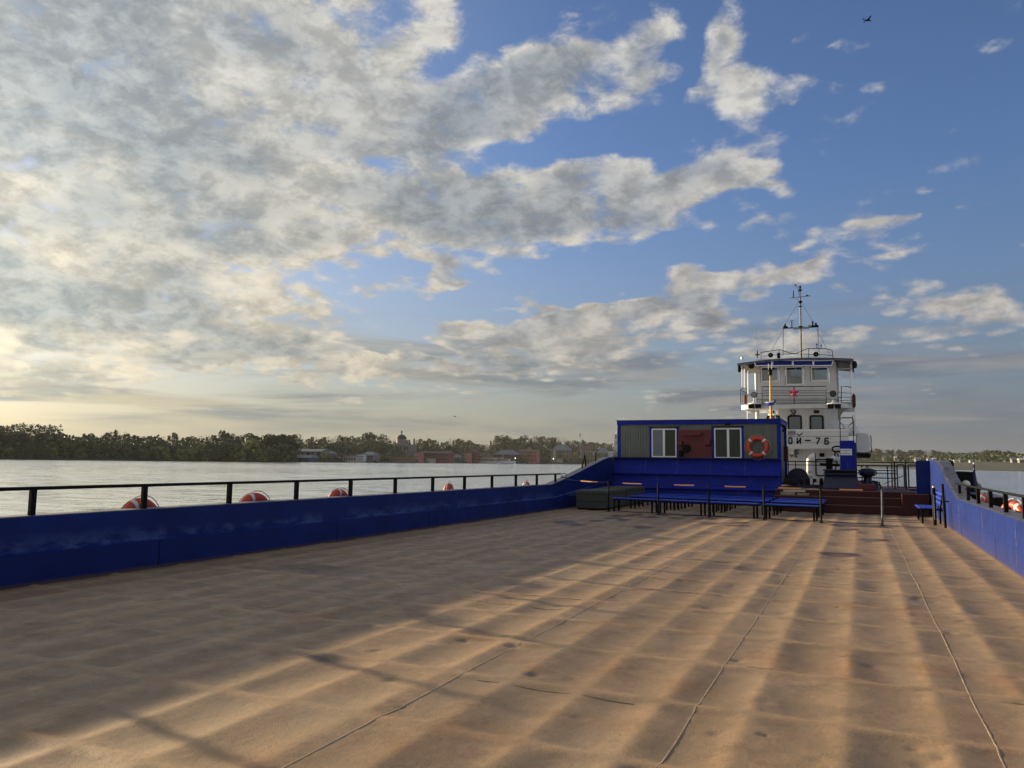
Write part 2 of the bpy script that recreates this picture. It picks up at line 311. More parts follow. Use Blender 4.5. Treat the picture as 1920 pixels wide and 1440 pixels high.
# ------------------------------------------------------------ mesh helpers
class MB:
    def __init__(s): s.v = []; s.f = []
    def add(s, vs, fs):
        o = len(s.v); s.v += [tuple(p) for p in vs]; s.f += [tuple(i + o for i in f) for f in fs]; return s
    def box(s, a, b):
        (x0, y0, z0), (x1, y1, z1) = a, b
        return s.add([(x0, y0, z0), (x1, y0, z0), (x1, y1, z0), (x0, y1, z0), (x0, y0, z1), (x1, y0, z1), (x1, y1, z1), (x0, y1, z1)],
                     [(0, 3, 2, 1), (4, 5, 6, 7), (0, 1, 5, 4), (1, 2, 6, 5), (2, 3, 7, 6), (3, 0, 4, 7)])
    def tube(s, pts, r, n=8, cap=True, closed=False):
        pts = [Vector(p) for p in pts]; rs = r if isinstance(r, (list, tuple)) else [r] * len(pts); vs = []; fs = []; m = len(pts)
        up = None
        for i, p in enumerate(pts):
            if closed: d = (pts[(i + 1) % m] - pts[i - 1]).normalized()
            else: d = (pts[min(i + 1, m - 1)] - pts[max(i - 1, 0)]).normalized()
            if up is None: up = Vector((0, 0, 1)) if abs(d.z) < .9 else Vector((1, 0, 0))
            a = d.cross(up).normalized(); up = a.cross(d).normalized()
            for k in range(n):
                t = 2 * math.pi * k / n; vs.append(p + (a * math.cos(t) + up * math.sin(t)) * rs[i])
        for i in range(m if closed else m - 1):
            for k in range(n):
                a0 = i * n + k; a1 = i * n + (k + 1) % n; j = ((i + 1) % m) * n
                fs.append((a0, a1, j + (k + 1) % n, j + k))
        if cap and not closed: fs += [tuple(range(n))[::-1], tuple((m - 1) * n + k for k in range(n))]
        return s.add(vs, fs)
    def bar(s, a, b, w, h=None):     # rectangular bar
        a = Vector(a); b = Vector(b); d = (b - a).normalized(); h = h or w
        up = Vector((0, 0, 1)) if abs(d.z) < .95 else Vector((0, 1, 0)); sd_ = d.cross(up).normalized(); u = sd_.cross(d)
        vs = [p + sd_ * (sx * w / 2) + u * (sz * h / 2) for p in (a, b) for sx, sz in ((-1, -1), (1, -1), (1, 1), (-1, 1))]
        return s.add(vs, [(0, 1, 2, 3), (7, 6, 5, 4), (0, 4, 5, 1), (1, 5, 6, 2), (2, 6, 7, 3), (3, 7, 4, 0)])
    def lathe(s, c, prof, n=20, axis='z'):
        vs = []; fs = []; c = Vector(c)
        for r, h in prof:
            for k in range(n):
                t = 2 * math.pi * k / n; x, y = r * math.cos(t), r * math.sin(t)
                vs.append(c + (Vector((x, y, h)) if axis == 'z' else Vector((x, h, y)) if axis == 'y' else Vector((h, x, y))))
        for i in range(len(prof) - 1):
            for k in range(n): fs.append((i * n + k, i * n + (k + 1) % n, (i + 1) * n + (k + 1) % n, (i + 1) * n + k))
        fs += [tuple(range(n))[::-1], tuple((len(prof) - 1) * n + k for k in range(n))]
        return s.add(vs, fs)
    def prism(s, poly, y0, y1):      # polygon in xz extruded along y
        n = len(poly); vs = [(x, y0, z) for x, z in poly] + [(x, y1, z) for x, z in poly]
        return s.add(vs, [tuple(range(n)), tuple(range(2 * n - 1, n - 1, -1))] + [(i, i + n, (i + 1) % n + n, (i + 1) % n) for i in range(n)])
    def plan(s, poly, z0, z1):       # polygon in xy extruded along z
        n = len(poly); vs = [(x, y, z0) for x, y in poly] + [(x, y, z1) for x, y in poly]
        return s.add(vs, [tuple(range(n - 1, -1, -1)), tuple(range(n, 2 * n))] + [(i, (i + 1) % n, (i + 1) % n + n, i + n) for i in range(n)])
    def mesh(s, name, m=None, smooth=False, fix=True):
        me = bpy.data.meshes.new(name); me.from_pydata(s.v, [], s.f)
        if fix:
            import bmesh
            bm = bmesh.new(); bm.from_mesh(me); bmesh.ops.recalc_face_normals(bm, faces=bm.faces); bm.to_mesh(me); bm.free()
        if smooth: me.polygons.foreach_set('use_smooth', [True] * len(me.polygons))
        if m: me.materials.append(m)
        return me
    def build(s, name, m, parent=None, smooth=False, bev=0., label=None):
        o = bpy.data.objects.new(name, s.mesh(name, m, smooth)); COL.objects.link(o)
        if parent is not None: o.parent = parent
        if bev:
            b = o.modifiers.new('b', 'BEVEL'); b.width = bev; b.segments = 2; b.limit_method = 'ANGLE'; b.angle_limit = R_(40)
        elif smooth and not s.nosm:
            pass
        if smooth:
            try: o.data.set_sharp_from_angle(angle=R_(40))
            except Exception: pass
        if label: o['label'] = label
        return o
    nosm = False
def tag(o, label=None, cat=None, group=None, kind=None):
    for k, v in (('label', label), ('category', cat), ('group', group), ('kind', kind)):
        if v: o[k] = v
    return o
def empty(name, loc, label, cat, group=None, rz=0.):
    o = bpy.data.objects.new(name, None); COL.objects.link(o); o.location = loc; o.rotation_euler.z = rz; o.empty_display_size = .1
    return tag(o, label, cat, group)
def kids(o): return [c for c in bpy.data.objects if c.parent == o]
def copy_tree(o, parent=None, ch=None):
    c = o.copy(); COL.objects.link(c)
    if parent: c.parent = parent
    for k in kids(o): copy_tree(k, c)
    return c

# ------------------------------------------------------------ deck
XL, XR = -9.72, 2.17; RS = .58; RT = 1.17
def vn(x, y, s, seed=0.): return mnoise.noise(Vector((x * s + seed, y * s - seed, seed * .37)))
DXG = .03
xs = np.arange(XL - .02, XR + .06, DXG)
ys = [-1.5]
while ys[-1] < 37.9: ys.append(ys[-1] + (.034 + max(0, ys[-1] - 7) * .005))
ys = np.array(ys); nx, ny = len(xs), len(ys)
GX, GY = np.meshgrid(xs, ys)
u = (GX + .13) / RS; v = (GY + .33) / RT
rng = np.random.RandomState(3); cellA = rng.uniform(.55, 1.45, (80, 80))
ci = (np.floor(u).astype(int) + 30) % 80; cj = (np.floor(v).astype(int) + 10) % 80
A = cellA[ci, cj]; A = A * .85 + .15
su = np.sqrt(np.sin(np.pi * u) ** 2 + .006) - .0775; sv = np.abs(np.sin(np.pi * v))
def nsum(fx, fy, k, seed):
    r = np.random.RandomState(seed); o = np.zeros_like(GX)
    for i in range(k): o += np.sin(GX * r.uniform(-fx, fx) + GY * r.uniform(-fy, fy) + r.uniform(0, 6.3))
    return o / math.sqrt(k)
dvv = np.abs(v - np.round(v)); duu = np.abs(u - np.round(u))
fr = 1 - np.exp(-(dvv / .055) ** 2); st_ = 1 - np.exp(-(duu / .15) ** 2)
DZ = -.0178 * A * (.90 * su + .10 * su ** 2) * (.03 + .97 * fr) * (1 + .20 * nsum(7, 5, 9, 9))
DZ += .0010 * nsum(2.2, 1.6, 8, 5) + .0010 * nsum(9, 7, 12, 6)
for i in range(360):
    a, bb = rng.uniform(XL + .3, XR - .2), rng.uniform(1.5, 26); rr = rng.uniform(.028, .075); dp = rng.uniform(.004, .015)
    i0, i1 = np.searchsorted(ys, [bb - .5, bb + .5]); sl_ = slice(i0, i1)
    DZ[sl_] -= dp * np.exp(-((GX[sl_] - a) ** 2 + (GY[sl_] - bb) ** 2) / rr ** 2)
ST = np.zeros_like(GX); RU = np.zeros_like(GX)
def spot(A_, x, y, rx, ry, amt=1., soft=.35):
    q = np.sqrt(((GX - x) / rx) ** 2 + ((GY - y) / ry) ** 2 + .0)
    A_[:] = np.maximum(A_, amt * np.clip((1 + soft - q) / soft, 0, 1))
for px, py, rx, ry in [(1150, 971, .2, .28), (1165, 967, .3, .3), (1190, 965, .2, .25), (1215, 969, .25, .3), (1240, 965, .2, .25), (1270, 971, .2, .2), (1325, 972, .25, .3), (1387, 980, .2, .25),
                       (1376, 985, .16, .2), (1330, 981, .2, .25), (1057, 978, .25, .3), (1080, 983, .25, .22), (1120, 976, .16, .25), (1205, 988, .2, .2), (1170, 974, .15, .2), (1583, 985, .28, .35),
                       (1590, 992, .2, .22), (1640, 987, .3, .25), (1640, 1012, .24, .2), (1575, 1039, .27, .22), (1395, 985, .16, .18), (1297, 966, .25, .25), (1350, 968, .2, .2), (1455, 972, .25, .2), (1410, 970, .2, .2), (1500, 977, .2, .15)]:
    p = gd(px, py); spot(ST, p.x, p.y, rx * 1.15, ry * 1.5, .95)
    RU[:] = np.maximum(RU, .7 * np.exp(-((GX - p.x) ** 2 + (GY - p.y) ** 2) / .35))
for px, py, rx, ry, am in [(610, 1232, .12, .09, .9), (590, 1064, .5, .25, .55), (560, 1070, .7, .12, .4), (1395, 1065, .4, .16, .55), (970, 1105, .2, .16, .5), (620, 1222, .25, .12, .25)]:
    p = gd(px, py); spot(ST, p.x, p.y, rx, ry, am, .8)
for i in range(90):
    a, bb = rng.uniform(-5.5, 1.2), rng.uniform(3, 20); RU[:] = np.maximum(RU, rng.uniform(.2, .75) * np.exp(-(((GX - a) / rng.uniform(.1, .35)) ** 2 + ((GY - bb) / rng.uniform(.12, .5)) ** 2)))
def hz(x, y):
    i = min(max(int(np.searchsorted(ys, y)), 1), ny - 1); fy_ = (y - ys[i - 1]) / (ys[i] - ys[i - 1]); fx = min(max((x - xs[0]) / DXG, 0), nx - 2.01); j = int(fx); fx -= j
    return float((DZ[i - 1, j] * (1 - fx) + DZ[i - 1, j + 1] * fx) * (1 - fy_) + (DZ[i, j] * (1 - fx) + DZ[i, j + 1] * fx) * fy_)
me = bpy.data.meshes.new('deck'); nv = nx * ny
me.vertices.add(nv); me.vertices.foreach_set('co', np.stack([GX, GY, DZ], -1).astype(np.float32).ravel())
idx = np.arange(nv).reshape(ny, nx); q = np.stack([idx[:-1, :-1], idx[:-1, 1:], idx[1:, 1:], idx[1:, :-1]], -1).reshape(-1, 4)
me.loops.add(q.size); me.loops.foreach_set('vertex_index', q.ravel().astype(np.int32)); me.polygons.add(len(q))
me.polygons.foreach_set('loop_start', np.arange(0, q.size, 4, dtype=np.int32)); me.polygons.foreach_set('use_smooth', np.ones(len(q), bool)); me.update(calc_edges=True)
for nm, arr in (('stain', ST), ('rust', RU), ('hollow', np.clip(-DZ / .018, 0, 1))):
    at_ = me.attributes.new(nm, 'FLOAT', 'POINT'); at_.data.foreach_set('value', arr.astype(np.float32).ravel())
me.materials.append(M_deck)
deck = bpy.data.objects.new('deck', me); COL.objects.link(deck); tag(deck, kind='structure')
# raised weld seams
wb = MB(); r0 = random.Random(4)
for xw, y0, y1 in [(-1.07, 1.5, 23.6), (.69, 1.5, 23.5), (-2.885, 1.5, 23.8), (-4.7, 1.6, 23.2), (-6.5, 4., 23.)]:
    pts = []; y = y0
    while y < y1: pts.append((xw + .006 * math.sin(y * 1.7) + .008 * vn(xw, y, 1.3), y, hz(xw, y) - .0052)); y += .04 if y < 12 else .12
    wb.tube(pts, [.0068 + .0015 * r0.random() for _ in pts], 6)
wb.build('weld_seam', mat('weld_bead', (.34, .25, .16), .7, var=.3, vs=12), deck, True)
wb = MB()
for i in range(26):
    x0 = r0.choice([-2.885, -1.07, .69, -4.7, -6.5]) ; y = r0.uniform(2.2, 17); pts = [(x0 + t * 1.76 / 10, y + .01 * math.sin(t) - .004 * t, hz(x0 + t * .176, y) + .0005) for t in range(1, r0.randint(6, 10))]
    wb.tube(pts, .003, 5)
wb.build('cross_weld', M_deck, deck, True)

# hull under the deck
hb = MB().box((XL - .38, -1.45, -2.2), (XR + .38, 37.6, -.06)); tag(hb.build('barge_hull', M_blue2), 'dark blue steel hull of the flat cargo barge', 'barge')

# ------------------------------------------------------------ bulwarks
def wall_prof(side, h):              # section (x offset outwards, z): inner face leans out above the knuckle
    k = .40 * h / .85; a_, b_ = (.05, .07) if side < 0 else (.004, .012)
    return [(0, -.02), (0, k), (a_, k + .03), (b_, h), (.09, h + .012), (.36, h + .012), (.36, -.5), (.10, -.5)]
def bulwark(side, stations, label):
    X0 = XL if side < 0 else XR
    root = empty('bulwark', (X0, stations[0][0], 0), label, 'ship bulwark')
    b = MB(); c = MB(); n = 8
    prs = [[(X0 + side * p[0] - X0, y - stations[0][0], p[1]) for p in wall_prof(side, h)] for y, h in stations]
    for i in range(len(prs) - 1):
        for k in range(n):
            if k in (3, 4): c.add([prs[i][k], prs[i][(k + 1) % n], prs[i + 1][(k + 1) % n], prs[i + 1][k]], [(0, 1, 2, 3)])
            else: b.add([prs[i][k], prs[i][(k + 1) % n], prs[i + 1][(k + 1) % n], prs[i + 1][k]], [(0, 1, 2, 3)])
    for e in (prs[0], prs[-1]): b.add(e, [tuple(range(n))])
    b.build('plating', M_wall, root); c.build('top_cap', M_cap, root)
    s = MB(); w = MB()
    y = stations[0][0] + 1.2
    while y < stations[-1][0] - 1:       # weld seams and butt straps of the plates
        x = side * -.003; MB().box((min(x, 0) , y - y0_(stations), .02), (max(x, 0) + .0005, y - y0_(stations) + .016, .40)).build('plate_joint', M_black, root); y += r0.uniform(3.2, 7.5)
    y = stations[0][0] + 2.0
    while y < stations[-1][0] - 3:
        if side > 0: MB().tube([(side * -.001, y - y0_(stations) + .004 * r0.random(), zz) for zz in (.1, .2, .3, .39)], [.002, .005, .003, .006], 5).build('weld_line', M_cap, root); MB().tube([(side * .004, y - y0_(stations) + .004 * r0.random(), zz) for zz in (.45, .52, .6, .7, .8)], [.006, .003, .006, .004, .002], 5).build('weld_line', M_cap, root)
        y += r0.uniform(2.6, 4.6)
    return root
def y0_(st): return st[0][0]
stL = [(-1.4, .86), (8, .86), (16, .86), (22, .86), (25.2, .86), (26.45, 1.02), (28.7, 1.37), (31.0, 1.74), (31.9, 1.86), (32.55, 1.88), (36, 1.88)]
stR = [(-1.4, .85), (8, .85), (16, .85), (22.2, .85), (23.2, .98), (24.3, 1.17), (25.1, 1.33), (26.2, 1.62), (27.3, 1.79), (28.6, 1.84), (30, 1.85), (33, 1.85)]
bL = bulwark(-1, stL, 'blue bulwark on the left, chalky scuffs, sloping up to the cabin')
bR = bulwark(1, stR, 'blue bulwark on the right with curved high end behind the bench')
e = MB().prism([(-.42, -.02), (.05, -.02), (.05, 1.80), (-.02, 1.85), (-.36, 1.85), (-.42, 1.80)], 31.3, 31.36); e.build('end_plate', M_wall, bR)
mk = MB().box((-.03, 31.36, .0), (.02, 34.6, .10)); mk.build('foot_bar', M_wall, bR)

def railing(side, x, ys_, zt, label, extra=None):
    root = empty('handrail', (x, ys_[0], .86), label, 'railing')
    for y in ys_:
        zb = np.interp(y, [s[0] for s in (stL if side < 0 else stR)], [s[1] for s in (stL if side < 0 else stR)]) + .012
        MB().box((-.035, y - ys_[0] - .035, zb - .86), (.035, y - ys_[0] + .035, zt - .86 - .01)).build('post', M_black, root, bev=.006)
    a = -.3; b = ys_[-1] - ys_[0] + (extra or 0)
    MB().tube([(0, a, zt - .86), (0, b, zt - .86)], .024, 8).build('top_rail', M_black, root, True)
    return root
railing(-1, XL - .15, [1.5 + 1.73 * i for i in range(15)], 1.22, 'black handrail with flat posts along the left bulwark', .55)
railing(1, XR + .16, [2.25 + 1.73 * i for i in range(13)], 1.20, 'black handrail with flat posts along the right bulwark', .9)

# ------------------------------------------------------------ lifebuoys
def lifebuoy(loc, rz, label, tilt=0., Rr=.33, r=.085, group='lifebuoys hung outboard'):
    root = empty('lifebuoy', loc, label, 'lifebuoy', group, rz); root.rotation_euler.x = tilt
    def pt(t, rr=Rr, dy=0.): return (rr * math.cos(t), dy, rr * math.sin(t))
    MB().tube([pt(2 * math.pi * k / 48) for k in range(48)], r, 14, closed=True).build('ring', M_ring, root, True)
    for q in range(4):
        c = math.pi / 4 + q * math.pi / 2
        MB().tube([pt(c + (k - 2) * .045) for k in range(5)], r + .004, 14).build('band', M_band, root, True)
    pts = []
    for q in range(4):
        c = math.pi / 4 + q * math.pi / 2
        for k in range(8):
            f = k / 8; pts.append(pt(c + f * math.pi / 2, Rr + r + .012 + (.07 if q in (2, 3) else .03) * math.sin(math.pi * f), -.03))
    MB().tube(pts, .008, 5, closed=True).build('grab_line', M_rope, root, True)
    return root
for i, (y, z, nm) in enumerate([(8.66, .60, 'orange lifebuoy outside the left bulwark, nearest to the viewer'), (11.16, .60, 'orange lifebuoy outside the left bulwark, second from the viewer'),
                             (13.7, .60, 'orange lifebuoy outside the left bulwark, third from the viewer'), (18.58, .62, 'orange lifebuoy outside the left bulwark, fourth from the viewer'), (23.95, .57, 'orange lifebuoy outside the left bulwark, farthest one')]):
    o = lifebuoy((XL - .52, y, z), R_(90 + [3, -5, 2, 14, 10][i]), nm, 0)
    o.rotation_euler.y = R_([22, 30, 40, -20, 12][i])
for y, nm, a in [(21.8, 'sunlit orange lifebuoy outside the right bulwark beside the dark box', -20), (17.75, 'sunlit orange lifebuoy outside the right bulwark near the picture edge', 25)]:
    o = lifebuoy((XR + .52, y, .60), R_(90 + a), nm, 0); o.rotation_euler.y = R_(15)

# ------------------------------------------------------------ front bulkhead + cabin
YB = 32.3; CX0, CX1 = -9.60, -2.86
bk = empty('breakwater_bulkhead', (XL, YB, 0), 'tall blue steel bulkhead with weld seams below the grey cabin', 'bulkhead')
b = MB(); L_ = CX1 - XL
bays = np.linspace(0, L_, 6)
for zi, (z0, z1) in enumerate([(0, .62), (.62, 1.20), (1.20, 1.86)]):
    for i in range(5):
        x0, x1 = bays[i], bays[i + 1]; nn = 5
        for a in range(nn):
            for c in range(nn):
                def P_(aa, cc):
                    fa, fc = aa / nn, cc / nn; dd = .035 * math.sin(math.pi * fa) * math.sin(math.pi * fc) * (1 + .5 * math.sin(i * 3 + zi * 2)) - .10 * zi * .0
                    return (x0 + (x1 - x0) * fa, dd + (.15, .16, .20)[zi] * fc - (.0, .02, .0)[zi], z0 + (z1 - z0) * fc)
                b.add([P_(a, c), P_(a + 1, c), P_(a + 1, c + 1), P_(a, c + 1)], [(0, 1, 2, 3)])
b.build('plating', M_blue, bk, True)
b = MB()
for z in (.62, 1.20): b.box((0, -.03, z - .014), (L_, .17, z + .004))
b.build('stringer', M_blue, bk)
for x in bays[1:-1]: MB().tube([(x + .01 * r0.random(), .0 + .19 * k / 5, 1.22 + k * .125) for k in range(6)], [.004 + .008 * r0.random() for _ in range(6)], 5).build('weld_line', M_cap, bk)
MB().box((-.05, -.03, 1.86), (L_, .22, 1.90)).build('top_edge', M_blue2, bk)
MB().box((-.02, .22, 0), (L_ - .02, .245, 1.86)).build('backing', M_blue2, bk)

cb = empty('deck_cabin', (CX0, YB + .25, 0), 'grey sided portable cabin with blue trim behind the bulkhead', 'cabin'); oy = YB + .25
def loc(p): return (p[0] - CX0, p[2])
CW = CX1 - CX0; CD = 2.9; CT = 3.46
MB().box((.12, .03, .9), (CW - .12, CD, CT - .15)).build('core_wall', M_siding, cb)
b = MB(); x = .14
while x < CW - .18:
    b.prism([(x, .02)] * 0 + [(x, 1.75), (x + .085, 1.75), (x + .085, CT - .2), (x, CT - .2)], .006, .03); x += .115
b.build('front_siding', M_siding, cb)
b = MB(); y = .15
while y < CD - .15:
    b.box((CW - .12, y, .95), (CW - .095, y + .085, CT - .2)); y += .115
b.build('side_siding', M_siding, cb)
b = MB().box((-.02, -.06, CT - .17), (CW + .03, CD + .08, CT)); b.build('roof_fascia', M_blue, cb, bev=.01)
MB().box((-.06, -.10, CT), (CW + .06, CD + .1, CT + .025)).build('roof', M_blue2, cb)
for x0, x1 in ((0, .13), (CW - .13, CW + .01)): MB().box((x0, -.02, .85), (x1, .10, CT - .17)).build('corner_post', M_blue, cb)
for y0, y1 in ((CD - .08, CD + .01),): MB().box((CW - .11, y0, .85), (CW, y1, CT - .17)).build('corner_post', M_blue, cb)
def P2(px, py): p = at(px, py, oy); return p.x - CX0, p.z
def window(x0p, x1p, xmp, ytop, ybot, open_=False):
    x0, zt = P2(x0p, ytop); x1, zb = P2(x1p, ybot); xm, _ = P2(xmp, ytop)
    w = MB()
    for a, c in (((x0, -.035, zb), (x0 + .05, .03, zt)), ((x1 - .05, -.035, zb), (x1, .03, zt)), ((x0 + .05, -.035, zt - .05), (x1 - .05, .03, zt)), ((x0 + .05, -.035, zb), (x1 - .05, .03, zb + .05)), ((xm - .045, -.045, zb + .05), (xm + .045, .03, zt - .05))): w.box(a, c)
    wo = w.build('window', M_wtrim, cb)
    MB().box((x0 + .05, -.012, zb + .05), (xm - .045, -.006, zt - .05)).build('pane', M_curtain if open_ else M_glass, wo)
    MB().box((xm + .045, -.012, zb + .05), (x1 - .05, -.006, zt - .05)).build('pane', M_glass, wo)
    MB().box((x0 - .09, -.028, zb), (x0, .03, zt + .06)).build('side_trim', M_blue, wo)
    MB().box((x1, -.028, zb), (x1 + .09, .03, zt + .06)).build('side_trim', M_blue, wo)
    MB().box((x0 - .12, -.06, zt + .06), (x1 + .12, .03, zt + .085)).build('head_flashing', M_black, wo)
    return wo
window(1222, 1269, 1245, 804, 857.5, True); window(1339, 1391, 1365, 803, 859.5)
x0, zt = P2(1272, 806); x1, zb = P2(1335, 860)
fb = MB()
for i in range(5):
    h = (zt - zb) / 5; fb.box((x0, -.04 - .008 * (i % 2), zb + i * h + .006), (x1, .02, zb + (i + 1) * h))
fs = fb.build('fire_board', M_redb, None); fs.location = cb.location; tag(fs, 'dark red fire equipment board between the two cabin windows', 'fire board')
def on_board(name, pxa, pya, pxb, pyb, d, m, bev=.01):
    a, zt_ = P2(pxa, pya); b_, zb_ = P2(pxb, pyb); o = MB().box((a, -.05 - d, zb_), (b_, -.05, zt_)).build(name, m, fs, bev=bev); return o
on_board('hose_box_lid', 1281, 812, 1317, 817, .22, M_redb); on_board('bucket', 1272.5, 827, 1281, 836, .2, M_redb, .03); on_board('bucket', 1323, 825, 1333, 835.5, .2, M_redb, .03)
x_, z_ = P2(1288, 841); MB().lathe((x_, -.05, z_), [(.02, -.16), (.16, -.15), (.17, -.02), (.16, 0)], 20, 'y').build('hose_reel', M_black, fs, True)
x_, z_ = P2(1278, 852); MB().lathe((x_, -.17, z_ - .1), [(.09, 0), (.09, .22), (.03, .28)], 16).build('black_bucket', M_black, fs, True)
x_, z_ = P2(1364, 795.5); fl = empty('flood_light', (x_ + CX0, oy, z_), 'small dark flood light above the right cabin window', 'lamp')
MB().box((-.10, -.17, -.04), (.10, -.08, .04)).build('housing', M_black, fl, bev=.01); MB().tube([(0, -.08, 0), (0, 0, .03)], .015).build('bracket', M_black, fl)
p = at(1420, 838, oy - .12); o = lifebuoy((p.x, oy - .13, p.z), 0, 'red orange lifebuoy hanging on the grey cabin wall', 0, .355, .092, None)
# cabin electrics on the right wall
eb = MB().box((-.0, 0, 0), (.16, .35, .62)); p = at(1472, 851, YB + 1.2); ebo = eb.build('electric_box', M_red, None, bev=.01); ebo.location = (CX1 + .01, YB + 1.3, p.z - .3); tag(ebo, 'dark red box fixed to the side wall of the cabin', 'box')
ca = MB()
for k in range(7):
    y = .15 + k * .12; ca.tube([(0, y, 0), (.06 + .05 * (k % 3), y + .04, -.12 - .05 * (k % 2)), (.02, y + .1, -.28), (.10, y + .2, -.33)], .012, 5)
cao = ca.build('cable_bundle', M_black, None, True); cao.location = (CX1 + .02, YB + .35, 3.28); tag(cao, 'black cable bundle at the top corner of the cabin side', 'cables')
# posts behind the cabin roof
p = at(1446, 787, 35.9); tp = at(1446, 700, 35.9); lm = empty('signal_mast', (p.x, 35.9, .75), 'ochre pole with a dark lamp on top behind the cabin', 'pole')
MB().tube([(0, 0, 0), (0, 0, tp.z - .75 - 1.2), (0, 0, tp.z - .75 - .1)], [.06, .05, .03], 10).build('pole', M_brass, lm, True)
MB().lathe((0, 0, tp.z - .85), [(.05, 0), (.09, .03), (.09, .2), (.11, .22), (.05, .3)], 14).build('lamp', M_black, lm, True)
for s_ in (-.07, .07): MB().tube([(s_, 0, tp.z - .58), (s_, 0, tp.z - .32)], .015, 6).build('horn_tip', M_wtrim, lm, True)
p = at(1453, 787, 35.9); tp = at(1453, 751, 35.9); fp = empty('flag_staff', (p.x + .02, 35.85, .75), 'thin white staff with small blue and white flag behind the cabin', 'flag staff')
MB().tube([(0, 0, 0), (0, 0, tp.z - .85)], .022, 8).build('staff', M_wtrim, fp, True); MB().tube([(0, 0, tp.z - .86), (0, 0, tp.z - .72)], .03, 8).build('truck', M_black, fp, True)
def flag(parent, w, h, loc_, m1, m2, nm='flag'):
    for nmm, z0, z1, m in ((nm, -h, -h * .3, m1), ('flag_stripe', -h * .3, 0, m2)):
        b = MB(); K = 8
        for k in range(K):
            xa, xb = -w * k / K, -w * (k + 1) / K
            f = lambda t: .05 * math.sin(t * 9); g = lambda t: -.18 * h * math.sin(-t / w * 3.0) + t * .12
            b.add([(xa, f(xa), z0 + g(xa)), (xb, f(xb), z0 + g(xb)), (xb, f(xb), z1 + g(xb)), (xa, f(xa), z1 + g(xa)), (xa, f(xa) + .004, z0 + g(xa)), (xb, f(xb) + .004, z0 + g(xb)), (xb, f(xb) + .004, z1 + g(xb)), (xa, f(xa) + .004, z1 + g(xa))], [(0, 1, 2, 3), (7, 6, 5, 4), (3, 2, 6, 7), (1, 0, 4, 5)])
        o = b.build(nmm, m, parent, True); o.location = loc_
M_flagb = mat('flag_blue', (.015, .045, .38), .7)
flag(fp, .42, .19, (0, 0, tp.z - .74), M_flagb, M_wtrim)

# ------------------------------------------------------------ chests
def chest(x0, x1, y0, y1, h, label):
    r = empty('storage_chest', ((x0 + x1) / 2, y0, 0), label, 'chest'); w = (x1 - x0) / 2
    MB().box((-w + .03, .03, .04), (w - .03, y1 - y0 - .03, h - .08)).build('body', M_chest, r, bev=.03)
    MB().box((-w, 0, h - .14), (w, y1 - y0, h)).build('lid', M_chest, r, bev=.035)
    MB().box((-w + .1, .1, 0), (w - .1, y1 - y0 - .1, .04)).build('skid', M_black, r)
    MB().tube([(-w + .001, -.004, h * .45), (0, -.012, h * .42), (w, -.006, h * .45)], .008, 5).build('strap', M_black, r)
chest(-9.20, -8.08, 25.9, 28.6, .67, 'grey canvas covered chest by the left bulwark, nearer one'); chest(-9.26, -8.06, 28.7, 31.3, .70, 'grey canvas covered chest against the bulkhead, farther one')

# ------------------------------------------------------------ benches
def bench(w, d=.46):
    r = empty('bench', (0, 0, 0), 'x', 'bench', 'blue slatted benches in rows before the bulkhead')
    for k in range(5):
        y = -d / 2 + (k + .5) * d / 5; MB().box((-w / 2, y - .031, .425), (w / 2, y + .031, .455)).build('slat', M_bench, r, bev=.004)
    f = MB()
    for y in (-d / 2 + .05, d / 2 - .05): f.bar((-w / 2 + .06, y, .40), (w / 2 - .06, y, .40), .04)
    f.build('frame', M_black, r)
    for sx in (-1, 1):
        for y in (-d / 2 + .05, d / 2 - .05): MB().box((sx * (w / 2 - .10) - .025, y - .025, 0), (sx * (w / 2 - .10) + .025, y + .025, .38)).build('leg', M_black, r)
    return r
proto = bench(1.58); first = True
rn = ['front row', 'second row', 'third row', 'back row']; cn = ['leftmost', 'second from the left', 'third from the left', 'rightmost']
for r, (xo, yo) in enumerate([(0, 0), (.04, 1.95), (.05, 3.05), (.03, 4.45)]):
    for c, xc in enumerate([-6.95, -5.3, -3.65, -1.92]):
        o = proto if first else copy_tree(proto); first = False
        o.location = (xc + xo, 24.62 - .17 * (xc + 1) + yo, 0); o.rotation_euler.z = R_(-9.5 + r0.uniform(-.6, .6)) if False else R_(-9.2)
        o['label'] = f'blue slatted bench in the {rn[r]}, {cn[c]} of four'
# bench with a back by the right bulwark
rb = empty('park_bench', (1.86, 26.5, 0), 'blue slatted bench with backrest against the right bulwark', 'bench')
for k in range(5): x = -.28 + k * .115; MB().box((x - .04, -1.0, .425), (x + .04, 1.0, .455)).build('slat', M_bench, rb, bev=.004)
for k in range(3): x = .235 + k * .02; z = .56 + k * .13; MB().box((x - .012, -1.0, z), (x + .012, 1.0, z + .08)).build('back_slat', M_bench, rb, bev=.004)
for y in (-.88, .88):
    MB().box((-.26, y - .025, 0), (-.21, y + .025, .42)).build('leg', M_black, rb); MB().bar((.22, y, 0), (.22, y, .45), .05).build('leg', M_black, rb)
    MB().bar((.23, y, .40), (.29, y, .92), .035).build('back_upright', M_black, rb); MB().bar((-.25, y, .40), (.25, y, .40), .04).build('cross_bar', M_black, rb)

